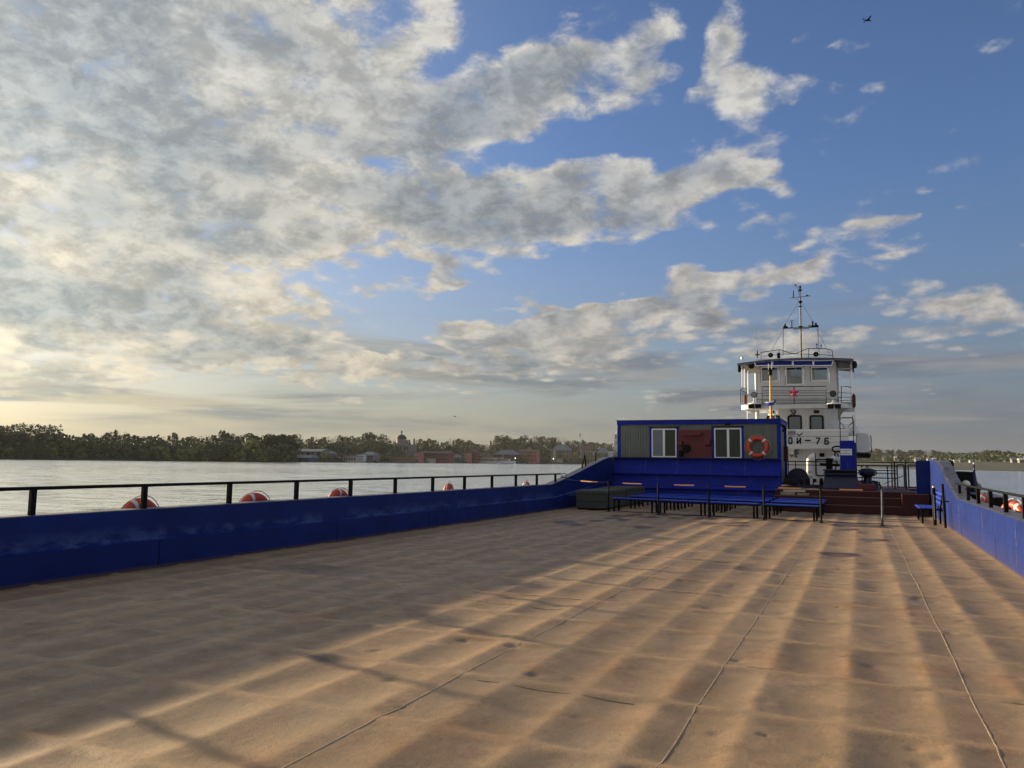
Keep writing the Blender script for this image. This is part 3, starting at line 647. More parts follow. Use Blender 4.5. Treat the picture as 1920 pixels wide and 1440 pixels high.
# ------------------------------------------------------------ barrier across the deck
br = empty('barrier', (.53, 24.08, 0), 'black post and wire barrier with orange foam tubes', 'barrier')
bp_ = [(-7.80, 25.37), (-5.99, 24.9), (-4.31, 24.55), (-2.65, 24.32), (-1.06, 24.2), (.53, 24.08)]
def rel(x, y, z): return (x - .53, y - 24.08, z)
for i, (x, y) in enumerate(bp_):
    MB().tube([rel(x, y, 0), rel(x + (.02 if i == 5 else 0), y, 1.0)], .028, 8).build('post', M_black if i < 5 else M_cap, br, True)
    MB().lathe(rel(x, y, 0), [(.07, 0), (.07, .012)], 12).build('foot_plate', M_black, br)
tops = [(XL + .06, 26.3, 1.03)] + [(x, y, .985) for x, y in bp_]
def sag(zoff, i):
    a, b = Vector(tops[i]), Vector(tops[i + 1]); return [rel(*(a.lerp(b, t / 8) + Vector((0, 0, zoff - .03 * math.sin(math.pi * t / 8))))) for t in range(9)]
for i in range(6): MB().tube(sag(0, i), .008, 6).build('top_wire', M_black, br, True)
for i in range(1, 6): MB().tube(sag(-.93, i), .010, 6).build('bottom_wire', M_black, br, True)
for i, (f0, f1) in enumerate([(.36, .75), (.3, .68), (.33, .72), (.3, .68), (.27, .66), (.32, .70)]):
    g_ = [Vector(p) for p in sag(0, i)]
    def ip(f): k = int(f * 8); return g_[k].lerp(g_[min(k + 1, 8)], f * 8 - k)
    MB().tube([ip(f0 + (f1 - f0) * k / 6) for k in range(7)], .022, 10).build('foam_tube', M_orange, br, True)
gp = empty('gate_post', (2.07, 24.1, 0), 'pair of black posts ending the barrier by the right bulwark', 'post')
MB().tube([(0, 0, 0), (-.03, 0, 1.18)], .035, 8).build('tall_post', M_black, gp, True); MB().tube([(-.18, .9, 0), (-.18, .9, 1.05)], .05, 8).build('short_post', M_black, gp, True)
MB().tube([(-.18, .9, 1.05), (-.18, .9, 1.1)], .03, 8).build('cap', M_band, gp, True); MB().tube([(-.03, 0, .72), (.16, 0, .70)], .02, 6).build('strut', M_black, gp, True)
ch_ = MB()
for k in range(14): ch_.lathe((-.18, .84, .18 + k * .05), [(.012, -.02), (.022, 0), (.012, .02)], 6)
ch_.build('chain', M_cap, gp)

# ------------------------------------------------------------ steps and platform
PZ = .76; sx0, sx1 = -2.86, 1.72
stp = empty('deck_steps', (sx0, 29.3, 0), 'dark red steel steps up to the after platform', 'steps')
wd = sx1 - sx0; sk = .9 / wd
for i, (y, z0, z1) in enumerate([(0, 0, .285), (.32, 0, .555), (.64, 0, PZ)]):
    w_ = wd if i < 2 else wd - .0
    MB().plan([(0, y), (w_, y + .0), (w_, 5 if i == 2 else y + .319), (0, 5 if i == 2 else y + .319)], z0, z1 - .004).build('riser', M_red, stp)
    MB().box((0, y - .012, z1 - .022), (w_ - (.45 if i < 2 else 0), y + .02, z1 + .002)).build('nosing', M_step, stp)
MB().box((wd - .45, -.015, 0), (wd + .35, .62, PZ - .05)).build('side_plinth', M_red, stp)
pf = MB().box((sx0, 34.3, 0), (XR + .3, 38.6, PZ - .008)); tag(pf.build('after_deck', M_red), kind='structure')
MB().box((wd, .62, 0), (wd + .45, 5.0, PZ - .06)).build('side_deck', M_red, stp)
rbx = MB().box((0, 0, 0), (.55, .5, .22)); o = rbx.build('red_locker', M_redb, None, bev=.02); o.location = (-.05, 30.9, PZ); tag(o, 'small bright red locker at the top of the steps', 'locker')
# pallet stack beside the bulkhead
pl = empty('wooden_pallet', (-2.72, 29.9, .56), 'weathered wooden boards stacked on the red steps', 'pallet')
for k in range(4): MB().box((0, .02 + k * .16, .20), (1.35 - .1 * (k % 2), .15 + k * .16, .225)).build('board', M_wood, pl)
for x in (.05, .62): MB().box((x, 0, 0), (x + .5 - .1 * (x > .5), .6, .11 if x < .5 else .08)).build('block', M_wood, pl)
MB().box((.15, .0, .112), (.9, .6, .19)).build('crate_side', M_canvas, pl); MB().box((1.3, .2, .15), (1.75, .35, .18)).build('loose_board', M_wood, pl)

# ------------------------------------------------------------ machinery on the platform
def A(px, py, Y): return at(px, py, Y)
# blue control cabinet
p0 = A(1574, 826, 33.5); p1 = A(1604, 880, 33.5)
cc = empty('control_cabinet', ((p0.x + p1.x) / 2, 33.5, PZ), 'tall blue control cabinet with a paper notice and antenna frame', 'cabinet'); hw = (p1.x - p0.x) / 2
MB().box((-hw, 0, p1.z - PZ - .1), (hw, .6, p0.z - PZ)).build('body', M_blue, cc, bev=.02); MB().box((hw + .003, .05, .3), (hw + .06, .5, p0.z - PZ - .08)).build('side_rail', M_blue2, cc)
MB().box((-.008, -.012, p1.z - PZ - .1), (.008, -.002, p1.z - PZ + .26)).build('door_joint', M_cap, cc)
n0 = A(1575.5, 841.5, 33.49); n1 = A(1597.5, 853.5, 33.49); cx = cc.location.x
nt_ = MB().box((n0.x - cx, -.012, n1.z - PZ), (n1.x - cx, -.004, n0.z - PZ)).build('notice', M_wtrim, cc)
b = MB(); w_ = n1.x - n0.x; hh = n0.z - n1.z
for k, (f0, f1) in enumerate([(.08, .92), (.35, .6), (.1, .9)]):
    x = f0
    while x < f1: d_ = r0.uniform(.03, .07); b.box((n0.x - cx + x * w_, -.015, n1.z - PZ + hh * (.72 - .25 * k)), (n0.x - cx + min(f1, x + d_) * w_, -.0125, n1.z - PZ + hh * (.80 - .25 * k))); x += d_ + .02
b.build('lettering', M_redb, nt_)
for s_ in (-1, 1): MB().tube([(s_ * (hw - .03), .1, p0.z - PZ - .02), (s_ * (hw - .04), .1, p0.z - PZ + 1.0)], .018, 6).build('frame_post', M_black, cc, True)
MB().tube([(-hw + .04, .1, p0.z - PZ + .75), (-.1, .1, p0.z - PZ + .5), (.05, .1, p0.z - PZ + .48), (hw - .04, .1, p0.z - PZ + .8)], .008, 6).build('cable', M_black, cc, True)
# winch house
a0 = A(1543, 880, 32.6); a1 = A(1609, 917, 32.6)
wh = empty('winch_housing', ((a0.x + a1.x) / 2, 32.3, PZ), 'dark blue winch housing with ledges under the control cabinet', 'winch housing'); hw = (a1.x - a0.x) / 2; hz_ = a0.z - PZ
MB().add([(-hw - .02, 0, 0), (hw + .06, 0, 0), (hw + .06, 1.2, 0), (-hw - .02, 1.2, 0), (-hw + .06, .25, hz_ - .2), (hw - .02, .25, hz_ - .2), (hw - .02, 1.2, hz_ - .2), (-hw + .06, 1.2, hz_ - .2)], [(0, 3, 2, 1), (4, 5, 6, 7), (0, 1, 5, 4), (1, 2, 6, 5), (2, 3, 7, 6), (3, 0, 4, 7)]).build('drum_cover', M_blue2, wh, bev=.02)
MB().box((-hw + .02, .1, hz_ - .2), (hw, 1.25, hz_ - .14)).build('ledge', M_blue2, wh); MB().box((-hw, .05, hz_ - .05), (hw - .04, 1.28, hz_)).build('ledge', M_blue2, wh); MB().box((-hw + .05, .2, hz_ - .14), (hw - .06, 1.2, hz_ - .05)).build('neck', M_black, wh)
for x in (-hw * .5, 0, hw * .5): MB().bar((x, .08, .1), (x, .22, hz_ - .25), .03).build('rib', M_blue2, wh)
# black stub funnel
p = A(1555, 870, 34.6); st_ = empty('mooring_bitt', (p.x, 34.6, PZ), 'black double bollard beside the white vent pipe', 'bollard')
MB().lathe((0, 0, 0), [(.13, 0), (.13, p.z - PZ + .15), (.16, p.z - PZ + .17), (.16, p.z - PZ + .22), (.1, p.z - PZ + .24)], 18).build('column', M_black, st_, True); MB().tube([(-.36, 0, p.z - PZ - .02), (.4, 0, p.z - PZ - .04)], .065, 10).build('cross_bar', M_black, st_, True)
# hose pipe gooseneck
p = A(1564, 845, 34.9); hp = empty('hose_gooseneck', (p.x, 34.9, PZ), 'black gooseneck hoses with white floats hanging beside the blue cabinet', 'hose'); z = p.z - PZ
MB().tube([(.32, 0, z + .18), (.05, 0, z + .18), (-.06, 0, z + .13), (-.07, 0, z + .03), (.02, 0, z - .04), (.3, 0, z - .04)], .035, 8).build('loop', M_black, hp, True)
MB().tube([(.05, 0, z - .04), (0, 0, z - .3), (.1, 0, z - .5), (.02, 0, z - .8), (0, 0, 0)], .03, 8).build('hose', M_black, hp, True); MB().tube([(.1, 0, z - .1), (.26, 0, z - .45), (.2, 0, z - .9)], .025, 8).build('hose', M_black, hp, True)
for x, y in ((-.04, -.33), (.23, -.36)): MB().lathe((x, -.08, z + y), [(.02, .12), (.09, .08), (.12, 0), (.1, -.1), (.03, -.14)], 14).build('float', M_wtrim, hp, True)
# rope reel
p = A(1496, 905, 35.2); rr_ = empty('rope_reel', (p.x, 35.2, PZ), 'dark rope reel and coiled ropes behind the steps', 'rope reel')
MB().lathe((0, -.2, .33), [(.15, 0), (.42, .01), (.42, .05), (.2, .06), (.2, .5), (.42, .51), (.42, .55)], 26, 'y').build('drum', M_blue2, rr_, True)
MB().tube([(.30 * math.cos(t * .5), -.1 + .012 * t, .33 + .30 * math.sin(t * .5)) for t in range(38)], .03, 6).build('rope', M_rib, rr_, True)
b = MB()
for k in range(26): a = r0.uniform(0, 6.3); b.tube([(-.45 + .3 * math.cos(a + t * .5) * (1 + .1 * t), -.1 + .2 * math.sin(a + t * .5), .05 + .3 * r0.random() * (t % 3) / 3 + .12 * (k / 26)) for t in range(7)], .032, 5)
b.build('rope_coil', M_rib, rr_, True)
p = A(1524, 908, 33.6); an = empty('anchor_winch', (p.x, 33.6, PZ), 'low dark winch gear lying before the white vent pipe', 'winch')
for k in range(5): MB().lathe((-.5 + k * .25, 0, .17), [(.10, 0), (.17 + .03 * (k % 2), .01), (.17 + .03 * (k % 2), .14), (.1, .15)], 16, 'x').build('drum', M_black, an, True)
MB().box((-.6, -.2, 0), (.75, .25, .1)).build('base', M_blue2, an); MB().box((.05, -.28, .10), (.25, -.2, .2)).build('tag_plate', M_white, an)
# capstan gear right
p = A(1627, 900, 33.6); cg = empty('capstan', (p.x, 33.6, PZ), 'blue capstan with hand wheels and levers at the top of the steps', 'capstan')
MB().lathe((0, 0, 0), [(.34, 0), (.30, .1), (.17, .2), (.14, .42), (.2, .5), (.28, .54), (.3, .66), (.2, .74), (.07, .76), (.05, .88), (.02, .9)], 24).build('drum', M_blue2, cg, True)
for k in range(9):
    a = k * .75; MB().tube([(.2 * math.cos(a), .2 * math.sin(a), .3), (.42 * math.cos(a), .3 * math.sin(a), .12 + .06 * (k % 3)), (.5 * math.cos(a), .34 * math.sin(a), 0)], .035, 6).build('brace', M_blue2, cg, True)
MB().tube([(.33 * math.cos(t * .4), -.2, .62 + .16 * math.sin(t * .4)) for t in range(16)], .018, 6, closed=True).build('hand_wheel', M_black, cg, True)
MB().tube([(-.3, -.1, .78), (.1, -.1, .80)], .02, 6).build('lever', M_band, cg, True)
# platform guard rails
def grid_rail(name, label, pts, top, mids, posts, m, y, w=.035, base=PZ):
    x0, x1 = pts; r = empty(name, (x0, y, base), label, 'railing')
    MB().tube([(0, 0, top - base), (x1 - x0, 0, top - base)], w * .6, 8).build('top_rail', m, r, True)
    for z in mids: MB().tube([(0, 0, z - base), (x1 - x0, 0, z - base)], w * .5, 6).build('mid_rail', m, r, True)
    for x in posts: MB().bar((x - x0, 0, 0), (x - x0, 0, top - base - w * .5), w).build('post', m, r)
    return r
X = lambda px, Y: at(px, 880, Y).x
grid_rail('guard_rail', 'long black guard rail crossing in front of the tug', (X(1475, 37.6), X(1722, 37.6)), at(1560, 866, 37.6).z, [at(1560, 872.5, 37.6).z], [X(q, 37.6) for q in (1478, 1492, 1672, 1697, 1721)], M_black, 37.6, .04)
g2 = grid_rail('blue_rail', 'dark blue pipe rail with many bars right of the capstan', (X(1607, 36.4), X(1681, 36.4)), at(1640, 873, 36.4).z, [at(1640, q, 36.4).z for q in (882, 887, 896)], [X(q, 36.4) for q in (1616, 1664, 1672)], M_blue2, 36.4, .05)
b = MB()
for k in range(16): x = .1 + k * .11; b.bar((x, 0, .05), (x, 0, .55), .006)
for k in range(6): b.bar((.1, 0, .08 + k * .09), (1.75, 0, .08 + k * .09), .006)
b.build('wire_mesh', M_cap, g2); MB().bar((1.0, -.05, .12), (1.9, -.05, .55), .025).build('brace', M_black, g2)
gt = empty('gate', (X(1676, 34.5), 34.5, PZ - .06), 'narrow blue tube gate beside the right bulwark end', 'gate')
for q0, q1 in ((1682, 1695), (1703, 1722)):
    xa, xb = X(q0, 34.5) - gt.location.x, X(q1, 34.5) - gt.location.x
    f = MB(); f.bar((xa, 0, .1), (xa, 0, 1.0), .05); f.bar((xb, 0, .1), (xb, 0, 1.0), .05); f.bar((xa, 0, 1.0), (xb, 0, 1.0), .05); f.bar((xa, 0, .12), (xb, 0, .12), .04); f.build('leaf_frame', M_blue2, gt)
for q in (1677, 1698): xa = X(q, 34.5) - gt.location.x; MB().tube([(xa, .05, 0), (xa, .05, 1.15)], .035, 8).build('post', M_black, gt, True)

# ------------------------------------------------------------ things outside the right bulwark
fb_ = empty('fender_box', (2.95, 27.6, .9), 'black steel box standing outboard of the right bulwark', 'box')
MB().box((-.25, 0, -.9), (.25, 2.6, .60)).build('body', M_black, fb_, bev=.02); MB().lathe((.02, -.02, .22), [(.10, 0), (.12, -.05), (.08, -.1), (.02, -.12)], 14, 'y').build('lamp', M_band, fb_, True); MB().lathe((.3, .1, .12), [(.05, -.12), (.15, -.1), (.17, .05), (.05, .1)], 12, 'y').build('reel', M_grey, fb_, True)
lb = empty('low_outboard_box', (3.0, 22.3, .4), 'low dark box outboard beside the right lifebuoys', 'box')
MB().box((-.2, 0, -.4), (.25, 3.4, .50)).build('body', M_black, lb, bev=.02); MB().box((-.24, -.03, .50), (.29, 3.43, .53)).build('lid', M_cap, lb)
sp_ = empty('folded_sunshade', (3.05, 26.2, .9), 'folded dark cloth on a pole outside the right rail', 'flag')
MB().tube([(0, 0, -1.0), (0, 0, .82)], .02, 8).build('pole', M_black, sp_, True); MB().lathe((0, 0, 0), [(.02, .72), (.05, .4), (.10, .05), (.13, -.1), (.03, -.12)], 10).build('cloth', M_blue2, sp_, True); MB().lathe((0, 0, .83), [(.015, 0), (.03, .02), (.015, .05)], 8).build('tip', M_band, sp_, True)
tw = empty('twin_posts', (2.75, 30.5, .9), 'two short dark posts rising behind the right bulwark end', 'posts')
for x in (0, .16): MB().tube([(x, 0, -.9), (x, 0, .95)], .045, 8).build('post', M_black, tw, True)
tr_ = empty('inclined_posts', (-10.0, 29.3, 1.4), 'two slanting black struts on the rising end of the left bulwark', 'posts')
for a_, b_ in (((0, -.35, .0), (0, .0, .52)), ((0, .12, .05), (0, .02, .52)), ((0, 1.4, .2), (0, 1.4, .62))): MB().tube([a_, b_], .035, 8).build('strut', M_black, tr_, True)
lw = MB().tube([(0, -.3, 0), (.0, -.15, .13), (0, .1, .13), (0, .3, .05), (.05, .1, -.02), (0, -.3, 0)], .014, 6).build('loose_wire', M_black, None, True); lw.location = (-9.86, 26.6, 1.10); tag(lw, 'loose black wire loop at the far end of the left handrail', 'wire')


# ------------------------------------------------------------ pusher tug
TY = 49.0; TX = -3.3
tug = empty('pusher_tug', (TX, TY, 0), 'white pusher tug with red star, blue sun visors and tall mast', 'tugboat')
def q(px, py, dy=0.): p = at(px, py, TY + dy); return Vector((p.x - TX, dy, p.z))
def fbox(px0, py0, px1, py1, d0, d1, y=0.):      # box whose front face covers those picture edges at plane y
    a = q(px0, py0, y); b = q(px1, py1, y); return MB().box((a.x, y + d0, b.z), (b.x, y + d1, a.z))
# hull
MB().plan([(-4.2, -6.5), (3.9, -6.5), (4.3, 0), (4.3, 24), (-4.6, 24), (-4.6, 0)], -2.2, .35).build('hull', M_blue2, tug); MB().plan([(-4.1, -6.4), (3.8, -6.4), (4.2, 0), (4.2, 23.8), (-4.5, 23.8), (-4.5, 0)], .352, .40).build('main_deck', M_red, tug)
# lower house
a = q(1400, 840, .6); b = q(1590, 905, .6)
lh = MB().box((a.x, .6, .40), (b.x, 12, a.z + .4)).build('lower_deckhouse', M_white, tug)
b_ = MB()
for px in (1478, 1493, 1508, 1524, 1553, 1568): x = q(px, 860, .6).x; b_.box((x - .012, .585, .45), (x + .012, .6, a.z + .3))
b_.build('panel_rib', M_wtrim, lh)
def gasket(px0, py0, px1, py1, y, glassm, parent, nm='window', w=.055, glass=True):
    a = q(px0, py0, y); b = q(px1, py1, y); r = .10; pts = []
    for cx_, cz_, s0 in ((b.x - r, a.z - r, 0), (a.x + r, a.z - r, 90), (a.x + r, b.z + r, 180), (b.x - r, b.z + r, 270)):
        for k in range(5): t = R_(s0 + 22.5 * k); pts.append((cx_ + r * math.cos(t), y - .02, cz_ + r * math.sin(t)))
    o = MB().tube(pts, w, 6, closed=True).build(nm, M_black, parent, True)
    if glass: MB().box((a.x + .02, y - .015, b.z + .02), (b.x - .02, y - .008, a.z - .02)).build('pane', glassm, o)
    return o
gasket(1529.5, 861.5, 1551, 892, .6, M_white, lh, 'door', .04, False)
fbox(1536.5, 849.5, 1546, 856.5, -.06, 0, .6).build('vent', M_black, lh)
MB().tube([q(1517.6, 906, -.3), q(1517.6, 880, -.3), q(1517.7, 870, -.3), q(1518.3, 864.5, -.3), q(1520.3, 860.5, -.3), q(1523.5, 858.6, -.3), q(1528.6, 858.2, -.3)], [.16, .16, .17, .20, .235, .26, .29], 18).build('vent_pipe', M_white, tug, True)
p = q(1527, 857.5, -.3); MB().tube([q(1528.4, 858.2, -.3), q(1529.2, 858.2, -.3)], .30, 18).build('vent_mouth', M_black, tug, True)
for py in (885, 893, 896): p = q(1517.6, py, -.3); MB().lathe(p, [(.185, -.03), (.185, .03)], 18).build('pipe_clamp', M_grey, tug, True)
c = MB()
for (x0, y0, x1, y1) in [(1492, 842, 1492, 858), (1494, 845, 1497, 850), (1497, 850, 1491, 853), (1491, 853, 1495, 858), (1480, 850, 1484, 856), (1484, 856, 1487, 852), (1500, 843, 1492, 843)]: c.tube([q(x0, y0, .55), q(x1, y1, .5)], .022, 5)
c.build('wall_cables', M_black, lh); fbox(1480, 842, 1489, 852, -.25, 0, .6).build('wall_box', M_wtrim, lh)
# name board at the upper deck edge
nb = fbox(1400, 807, 1592, 841, -.06, .0, 0).build('name_board', M_white, tug)
for py in (818.3, 829.5): fbox(1400, py - .35, 1591, py + .35, -.075, -.06).build('board_seam', M_grey, nb)
fbox(1400, 841, 1592, 842.5, -.08, .5).build('board_lip', M_wtrim, nb)
fbox(1400, 805.8, 1592, 807.2, -.08, .6).build('board_cap', M_wtrim, nb)
def stroke(pts, w, nm='lettering', par=None, m=None, y=-.075):
    b = MB()
    for i in range(len(pts) - 1):
        a_, c_ = q(*pts[i]), q(*pts[i + 1]); d = (c_ - a_); d.normalize(); n = Vector((-d.z, 0, d.x)) * w / 2; e = d * w * .32
        P = [a_ - e + n, a_ - e - n, c_ + e - n, c_ + e + n]
        b.add([(v.x, y - .0006 * i, v.z) for v in P] + [(v.x, y - .012 - .0006 * i, v.z) for v in P], [(0, 1, 2, 3), (7, 6, 5, 4), (0, 4, 5, 1), (1, 5, 6, 2), (2, 6, 7, 3), (3, 7, 4, 0)])
    return b.build(nm, m or M_black, par or nb)
LW = .075
stroke([(1479.4, 822), (1479.4, 830.5), (1480.8, 831.6), (1483.8, 831.6), (1485, 830.5), (1485, 822), (1483.8, 820.9), (1480.8, 820.9), (1479.4, 822)], LW)
stroke([(1495, 821.2), (1495, 831.6), (1501, 823.4), (1501, 831.8)], LW); stroke([(1501, 821.2), (1501, 824)], LW)
stroke([(1495, 813.6), (1498.3, 817), (1504.8, 812)], .055); stroke([(1509.8, 825.8), (1519.4, 826)], LW)
stroke([(1530.6, 821.4), (1537, 821.6), (1532, 832.4)], LW * .95)
stroke([(1553, 822.8), (1551.6, 821.8), (1548, 821.7), (1546.8, 823), (1546.8, 831.4), (1548, 832.6), (1551.8, 832.7), (1553, 831.4), (1553, 827.8), (1552, 826.8), (1547, 826.6)], LW)
stroke([(1478.6, 807.8), (1490.6, 807.8), (1490.6, 815.2), (1478.6, 815.2), (1478.6, 807.8)], .03, 'emblem'); stroke([(1480, 811.5), (1483.6, 811.5)], .022, 'emblem', y=-.078); stroke([(1486, 811.5), (1489.6, 811.5)], .022, 'emblem', y=-.078); stroke([(1484.8, 808.6), (1484.8, 814.6)], .03, 'emblem', y=-.078); stroke([(1480.6, 813.4), (1483.2, 809.6)], .02, 'emblem', y=-.08); stroke([(1486.4, 809.6), (1489, 813.4)], .02, 'emblem', y=-.08)
# upper deck plate
a = q(1400, 806, 0); uz = a.z - .25; MB().box((q(1400, 806).x, 0, uz - .1), (q(1588, 806).x, 11, uz)).build('upper_deck', M_white, tug)
# upper house: front with facetted corners
UY = 1.1
a = q(1437, 768, UY); b = q(1571, 810, UY)
uh = MB().plan([(a.x, UY + .9), (a.x + .7, UY), (b.x - .7, UY), (b.x, UY + .9), (b.x, UY + 8), (a.x, UY + 8)], uz, a.z + .1).build('upper_deckhouse', M_white, tug)
for px0, px1 in ((1438.5, 1461.5), (1478, 1502.5), (1519, 1543.5)): gasket(px0, 780, px1, 810, UY - .0, M_curtain, uh)
for px0, px1 in ((1449, 1454.5), (1525.8, 1536)): fbox(px0, 769.5, px1, 774.8, -.05, 0, UY).build('vent', M_black, uh)
b_ = MB()
for px in (1466, 1474, 1508, 1514, 1549, 1556): x = q(px, 790, UY).x; b_.box((x - .01, UY - .02, uz), (x + .01, UY, a.z))
b_.build('panel_rib', M_wtrim, uh)
# hammer and sickle emblem under the bridge deck
pts = [(1487.5, 767.8), (1483.5, 768.2), (1481.8, 771), (1482.5, 774.5), (1485.8, 776.6), (1489, 775.4)]
def q_(px, py): v = q(px, py, 0); return v
em = MB()
def seg(b, a_, c_, w, y):
    a_, c_ = q(*a_, y), q(*c_, y); b.bar(a_, c_, w, .03)
sk = [(1486.4 + 4.6 * math.cos(R_(t)), 772.2 + 4.6 * math.sin(R_(t))) for t in range(-80, 130, 20)]
for i in range(len(sk) - 1): seg(em, sk[i], sk[i + 1], .05 + .02 * math.sin(i / 9 * 3.1), UY - .06)
seg(em, sk[-1], (1481.5, 778.6), .07, UY - .06); seg(em, (1483, 770), (1491, 779), .06, UY - .06); seg(em, (1481.2, 771.6), (1485.2, 768.4), .10, UY - .06)
em.build('emblem', M_black, uh)
# bridge deck lip with rounded wings
l = q(1386, 756.5, 0); r = q(1601, 756.5, 0); f0 = q(1424, 756.5, 0); f1 = q(1553, 756.5, 0); zt = q(1490, 756.8, 0).z; zb = q(1490, 765.5, 0).z
def wingplan(off=0.):
    pts = [(f0.x + .1, -.1 - off), (f1.x - .1, -.1 - off)]
    for k in range(7): t = R_(-90 + 15 * k); pts.append((r.x - 1.0 + 1.0 * math.cos(t) + off * .6, .95 + 1.0 * math.sin(t) * 1.0 - 0))
    pts += [(r.x + off * .6, 4.2), (l.x - off * .6, 4.2)]
    for k in range(7): t = R_(180 + 15 * k); pts.append((l.x + 1.0 + 1.0 * math.cos(t) - off * .6, .95 + 1.0 * math.sin(t)))
    return pts
bd = MB().plan(wingplan(), zb, zt).build('bridge_deck', M_white, tug)
MB().plan(wingplan(.03), zt - .03, zt + .01).build('deck_edge', M_grey, bd)
for sx in (-1, 1):
    x = l.x + .25 if sx < 0 else r.x - .25; x2 = q(1420, 780).x if sx < 0 else q(1571, 780, UY).x
    b_ = MB(); pr = [(x, zb), (x2, zb), (x2, zb - .75)] + [(x2 + (x - x2) * t, zb - .75 * (1 - t) ** 2.2 * 1.0 - .02) for t in (.15, .3, .5, .7, .9)]
    b_.prism(pr, .9, .96).build('wing_bracket', M_white if sx < 0 else M_grey, bd)
# wheelhouse
WY = .75; wl = q(1419, 700, WY).x; wr = q(1568, 700, WY).x; wz0 = zt; wz1 = q(1490, 676, WY).z + .05
WPN = [0]
def wpart(px0, py0, px1, py1, nm='wall_panel', d=.08, m=None, y=WY, par=None):
    WPN[0] += 1; e_ = -.004 - .0025 * (WPN[0] % 4 + (3 if WPN[0] > 4 else 0)); return fbox(px0, py0, px1, py1, e_, d + e_, y).build(nm, m or M_white, par or whs)
whs = MB().box((wl, WY, wz0), (wr, WY + .08, q(1490, 722, WY).z)).build('wheelhouse', M_white, tug)
for p0_, p1_ in ((1419, 1425.5), (1461, 1472), (1507, 1519.5), (1554.5, 1568)): wpart(p0_, 674, p1_, 724)
for p0_, p1_, yb in ((1425.4, 1461.1, 716), (1471.9, 1507.1, 722), (1519.4, 1554.6, 715)): wpart(p0_, yb, p1_, 724.5); wpart(p0_, 674, p1_, 687)
MB().box((wl, WY + .08, wz0), (wl + .08, WY + 4, wz0 + 1.1)).build('side_wall', M_white, whs); MB().box((wr - .08, WY + .08, wz0), (wr, WY + 4, wz0 + 1.1)).build('side_wall', M_white, whs)
for xx in (wl, wr - .08):
    for yy in (WY + .08, WY + 1.5, WY + 3.6): MB().box((xx, yy, wz0 + 1.1), (xx + .08, yy + .35, wz1)).build('side_post', M_white, whs)
    MB().box((xx + .03, WY + .43, wz0 + 1.1), (xx + .04, WY + 3.6, wz1)).build('side_pane', M_clear, whs)
MB().box((wl, WY + 4, wz0), (wr, WY + 4.08, wz0 + 1.0)).build('back_wall', M_white, whs)
for f_ in (0, .3, .62, .93): MB().box((wl + (wr - wl) * f_, WY + 4, wz0 + 1), (wl + (wr - wl) * f_ + .35, WY + 4.08, wz1)).build('back_post', M_white, whs)
MB().box((wl + .3, WY + .5, wz0), (wr - .3, WY + 1.1, wz0 + 1.0)).build('console', M_black, whs); MB().box((wl + 1.4, WY + 1.5, wz0), (wl + 2.6, WY + 1.9, wz0 + 1.9)).build('inner_panel', M_canvas, whs)
for (p0_, p1_, y0_p, y1_p, fr) in ((1426, 1460.5, 688, 715.5, 2.6), (1472.5, 1506.5, 687.5, 721.5, 1.8), (1520, 1554, 688, 714.5, 2.4)):
    w = MB(); a = q(p0_, y0_p, WY - .02); b = q(p1_, y1_p, WY - .02); t_ = .075
    for c0, c1 in (((a.x, a.z - t_), (b.x, a.z)), ((a.x, b.z), (b.x, b.z + t_)), ((a.x, b.z + t_), (a.x + t_, a.z - t_)), ((b.x - t_, b.z + t_), (b.x, a.z - t_))): w.box((c0[0], WY - .05, c0[1]), (c1[0], WY + .03, c1[1]))
    wo = w.build('window', M_wtrim, whs); MB().box((a.x + t_, WY, b.z + t_), (b.x - t_, WY + .006, a.z - t_)).build('pane', M_clear, wo)
# roof
rt = MB(); n = 14; xl_ = q(1386, 680, WY).x; xr_ = q(1600, 674, WY).x
def rz(x): f = (x - (wl + wr) / 2) / ((wr - wl) / 2); return q(1495, 672.5, 0).z - .09 * f * f
rp = []
for k in range(n + 1): x = xl_ + (xr_ - xl_) * k / n; rp.append((x, rz(x)))
rt.prism(rp + [(x, z - .10) for x, z in rp[::-1]], -.15, 4.6).build('roof', M_cap, tug)
MB().prism([(x, z + .02) for x, z in rp] + [(x, z + .001) for x, z in rp[::-1]], -.18, 4.62).build('roof_edge', M_black, tug)
# corrugated canopy underside at the right, canvas fairing at the left
b_ = MB(); x0 = wr + .02; x1 = xr_ - .1
for k in range(6): y = .0 + k * .5; b_.box((x0, y, rz(x1) - .55 + .06 * k), (x1, y + .42, rz(x1) - .50 + .06 * k))
b_.build('canopy_slats', M_grey, tug); a = q(1571, 672, .1); b = q(1597, 694, .1); MB().prism([(a.x, a.z), (b.x, a.z - .05), (b.x, b.z), (a.x, b.z + .1)], .9, .98).build('canopy_panel', M_grey, tug)
pr = [q(1392, 678.5), q(1416, 678.5), q(1419, 684), q(1420, 699), q(1412, 700), q(1403, 696), q(1396, 688)]
MB().prism([(v.x, v.z) for v in pr], .3, .36).build('canvas_fairing', M_canvas, tug); p = q(1408.5, 685.5, .2); MB().lathe((p.x, .30, p.z), [(.18, -.08), (.19, 0)], 20, 'y').build('porthole', M_black, tug)
